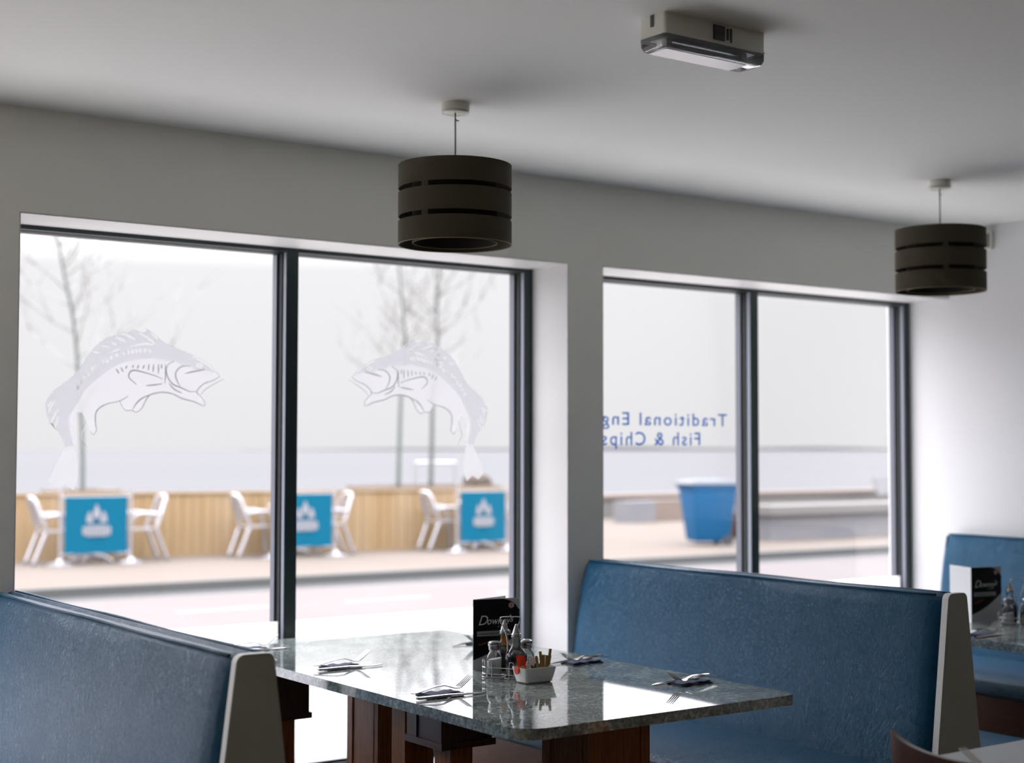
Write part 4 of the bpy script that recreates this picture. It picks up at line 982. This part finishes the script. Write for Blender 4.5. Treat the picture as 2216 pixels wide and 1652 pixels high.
cafe_table('round aluminium cafe table behind the half-hidden banner', 10.02, 19.52)
cafe_table('round aluminium cafe table behind the third banner', 13.02, 19.11)

# ------------------------------------------------------------ trees in planters
def tree(label, pts, rad, seed, zmin, spread, group='bare young trees on the promenade'):
    base = Vector(pts[0]); t = thing('bare_tree', label, 'tree', base, group=group)
    random.seed(seed)
    P = smooth_path(pts, 6); n = len(P)
    b = NB(); tube(b, P, [rad*(1-0.72*i/(n-1)) for i in range(n)], 8); mk('trunk', b, bark_m, t, smooth=True)
    b = NB()
    def grow(p, d, ln, r, depth):
        q = [p]; dd = d.copy()
        for k in range(4):
            dd = (dd+Vector((random.uniform(-.16, .16), random.uniform(-.16, .16), random.uniform(-.02, .16)))).normalized(); q.append(q[-1]+dd*ln/4)
        tube(b, q, [r*(1-0.18*k) for k in range(5)], 5)
        if depth > 0:
            for j in range(3 if depth > 1 else 2):
                k = random.choice((1, 2, 3, 4)); nd = (dd+Vector((random.uniform(-.9, .9), random.uniform(-.9, .9), random.uniform(-.2, .6)))).normalized()
                grow(q[k], nd, ln*random.uniform(.5, .7), r*0.6, depth-1)
    for i in range(2, n):
        if P[i].z < zmin: continue
        for j in range(1 if random.random() < 0.85 else 2):
            a = random.uniform(0, 2*math.pi); up_ = random.uniform(0.25, 0.9)
            grow(P[i], Vector((math.cos(a), math.sin(a), up_)).normalized(), spread*random.uniform(0.6, 1.0)*(1-0.3*i/n), rad*0.32, 2)
    mk('branches', b, twig_m, t, smooth=True)
    return t
tree('leaning bare tree behind the leftmost banner', [(8.34, 23.5, 0.70), (8.33, 23.5, 1.4), (8.27, 23.5, 2.3), (8.16, 23.5, 3.41), (8.0, 23.5, 4.14), (7.85, 23.5, 4.9), (7.7, 23.5, 6.0)], 0.040, 5, 1.9, 1.9)
tree('bare tree in the middle of the second window pane', [(14.26, 23.5, 0.70), (14.28, 23.5, 1.6), (14.31, 23.5, 2.44), (14.39, 23.5, 3.2), (14.37, 23.5, 3.72), (14.27, 23.5, 4.58), (14.2, 23.5, 5.8)], 0.045, 9, 2.5, 1.6)
tree('bare tree nearest the frame at the right of the second window pane', [(15.22, 23.9, 0.70), (15.24, 23.9, 1.6), (15.26, 23.9, 2.46), (15.36, 23.9, 3.4), (15.34, 23.9, 4.0), (15.40, 23.9, 5.0), (15.3, 23.9, 6.0)], 0.050, 21, 2.3, 1.7)
for (x0, x1, y0, y1, z1, lb) in ((7.83, 8.80, 23.0, 24.0, 0.74, 'stone planter of the leaning tree, rising over the timber wall'), (13.68, 16.15, 22.9, 24.4, 0.72, 'long stone planter of the two bare trees in the second pane')):
    t = thing('tree_planter', lb, 'planter', ((x0+x1)/2, (y0+y1)/2, G), group='stone tree planters')
    b = NB()
    box(b, x0, x1, y0, y0+0.1, G, z1); box(b, x0, x1, y1-0.1, y1, G, z1); box(b, x0, x0+0.1, y0+0.1, y1-0.1, G, z1); box(b, x1-0.1, x1, y0+0.1, y1-0.1, G, z1)
    mk('box', b, planter_m, t, bevel=0.01)
    b = NB(); box(b, x0+0.1, x1-0.1, y0+0.1, y1-0.1, G, z1-0.04); mk('soil', b, sand_m, t)
# rail and shrub by the second planter
t = thing('promenade_rail', 'pale metal rail standing just behind the planter in the second pane', 'rail', (15.16, 24.9, G))
b = NB()
tube(b, [(15.50, 24.9, 0.30), (15.50, 24.9, 1.13), (16.42, 24.9, 1.13), (16.42, 24.9, 0.30)], 0.035, 8); mk('frame', b, alu_m, t, smooth='auto')
for xx in (15.50, 16.42):
    b = NB(); box(b, xx-0.04, xx+0.04, 24.86, 24.94, G, 0.32); mk('post', b, alu_m, t)
b = NB(); random.seed(2)
bmesh.ops.create_icosphere(b, subdivisions=3, radius=1.0)
for v in b.verts:
    k = 1+0.12*math.sin(v.co.x*7)+0.10*math.sin(v.co.y*9+v.co.z*6)+0.05*random.random()
    v.co = Vector((15.90+v.co.x*0.26*k, 23.3+v.co.y*0.25*k, 0.76+max(v.co.z, -0.35)*0.17*k))
tag(mk('planter_shrub', b, shrub_m, smooth=True), 'low brown shrub in the planter above the third banner', 'shrub')

# ------------------------------------------------------------ right-hand window: bin, post, concrete seats
t = thing('wheelie_bin', 'big blue wheelie bin with a blue-grey lid on the promenade', 'bin', (16.78, 17.95, G), R(-22))
ROOT[t.name] = Vector((0, 0, 0))
b = NB(); S = []
for w_, d_, z in ((0.27, 0.24, 0.06), (0.29, 0.27, 0.10), (0.375, 0.37, 0.90), (0.395, 0.39, 0.91), (0.395, 0.39, 0.97)):
    S.append([(x, y, z) for x, y in rrect(-w_, w_, -d_, d_, 0.05, 4)])
ring_loft(b, S); mk('body', b, bin_m, t, smooth='auto', world=False)
b = NB(); S = []
for w_, d_, z, r in ((0.42, 0.41, 0.972, 0.05), (0.42, 0.41, 0.995, 0.05), (0.36, 0.35, 1.04, 0.08), (0.20, 0.2, 1.06, 0.09)):
    S.append([(x, y, z) for x, y in rrect(-w_-0.03, w_, -d_, d_, r, 4)])
ring_loft(b, S); mk('lid', b, lid_m, t, smooth='auto', world=False)
for s in (-1, 1):
    b = NB(); lathe(b, [(0, -0.025), (0.10, -0.025), (0.10, 0.025), (0, 0.025)], 20); xform(b, Matrix.Translation((0.25, s*0.25, 0.10)) @ Matrix.Rotation(R(90), 4, 'X')); mk('wheel', b, tyre_m, t, smooth='auto', world=False)
b = NB(); tube(b, [(0.43, -0.25, 0.93), (0.47, -0.25, 0.96), (0.47, 0.25, 0.96), (0.43, 0.25, 0.93)], 0.016, 8); mk('handle', b, lid_m, t, smooth='auto', world=False)
t = thing('timber_post', 'squat brown timber post beside the blue bin, half behind the mullion', 'post', (18.49, 19.1, G))
b = NB(); box(b, 18.24, 18.72, 19.0, 19.22, G, 0.72); mk('shaft', b, postwood_m, t, bevel=0.01)
b = NB(); box(b, 18.21, 18.75, 18.97, 19.25, 0.72, 0.76); mk('cap', b, postwood_m, t, bevel=0.01)
t = thing('concrete_seat', 'long concrete seat with a pale slab top in the right-hand pane', 'bench', (20.6, 18.3, G))
b = NB(); box(b, 18.15, 23.4, 17.85, 18.75, 0.29, 0.44); mk('slab_top', b, conc_m, t, bevel=0.015)
b = NB(); box(b, 18.25, 23.3, 17.97, 18.65, G, 0.29); mk('base', b, conc_dark_m, t)
t = thing('sea_wall', 'low pale sea wall at the far side of the promenade', 'wall', (30, 26.3, G))
b = NB(); box(b, 16.4, 44, 26.0, 26.5, -1.4, 0.30); mk('wall_face', b, conc_m, t)
b = NB(); box(b, 16.4, 44, 25.93, 26.57, 0.30, 0.37); mk('coping', b, planter_m, t, bevel=0.01)
b = NB(); box(b, 20.2, 20.95, 24.0, 24.5, G, 0.30); tag(mk('grey_utility_box', b, conc_dark_m, bevel=0.02), 'squat blue-grey box on the promenade left of the blue bin', 'box')
b = NB(); box(b, 21.1, 22.7, 24.3, 24.75, G, 0.30); tag(mk('stone_block', b, planter_m, bevel=0.03), 'long low stone block between the grey box and the blue bin', 'block')
t = thing('seaside_bench', 'small grey slatted bench with a tilted back on the far promenade at the right', 'bench', (29.6, 24.6, G), R(20)); ROOT[t.name] = Vector((0, 0, 0))
b = NB(); box(b, -0.75, 0.75, -0.2, 0.2, 0.42, 0.47); mk('seat', b, conc_dark_m, t, world=False)
b = NB(); box(b, -0.75, 0.75, 0.0, 0.05, 0.45, 0.90, M=Matrix.Translation((0, 0.18, 0)) @ Matrix.Rotation(R(-18), 4, 'X')); mk('backrest', b, conc_dark_m, t, world=False)
for s in (-0.65, 0.65):
    b = NB(); box(b, s-0.04, s+0.04, -0.18, 0.18, 0, 0.42); mk('leg', b, conc_dark_m, t, world=False)
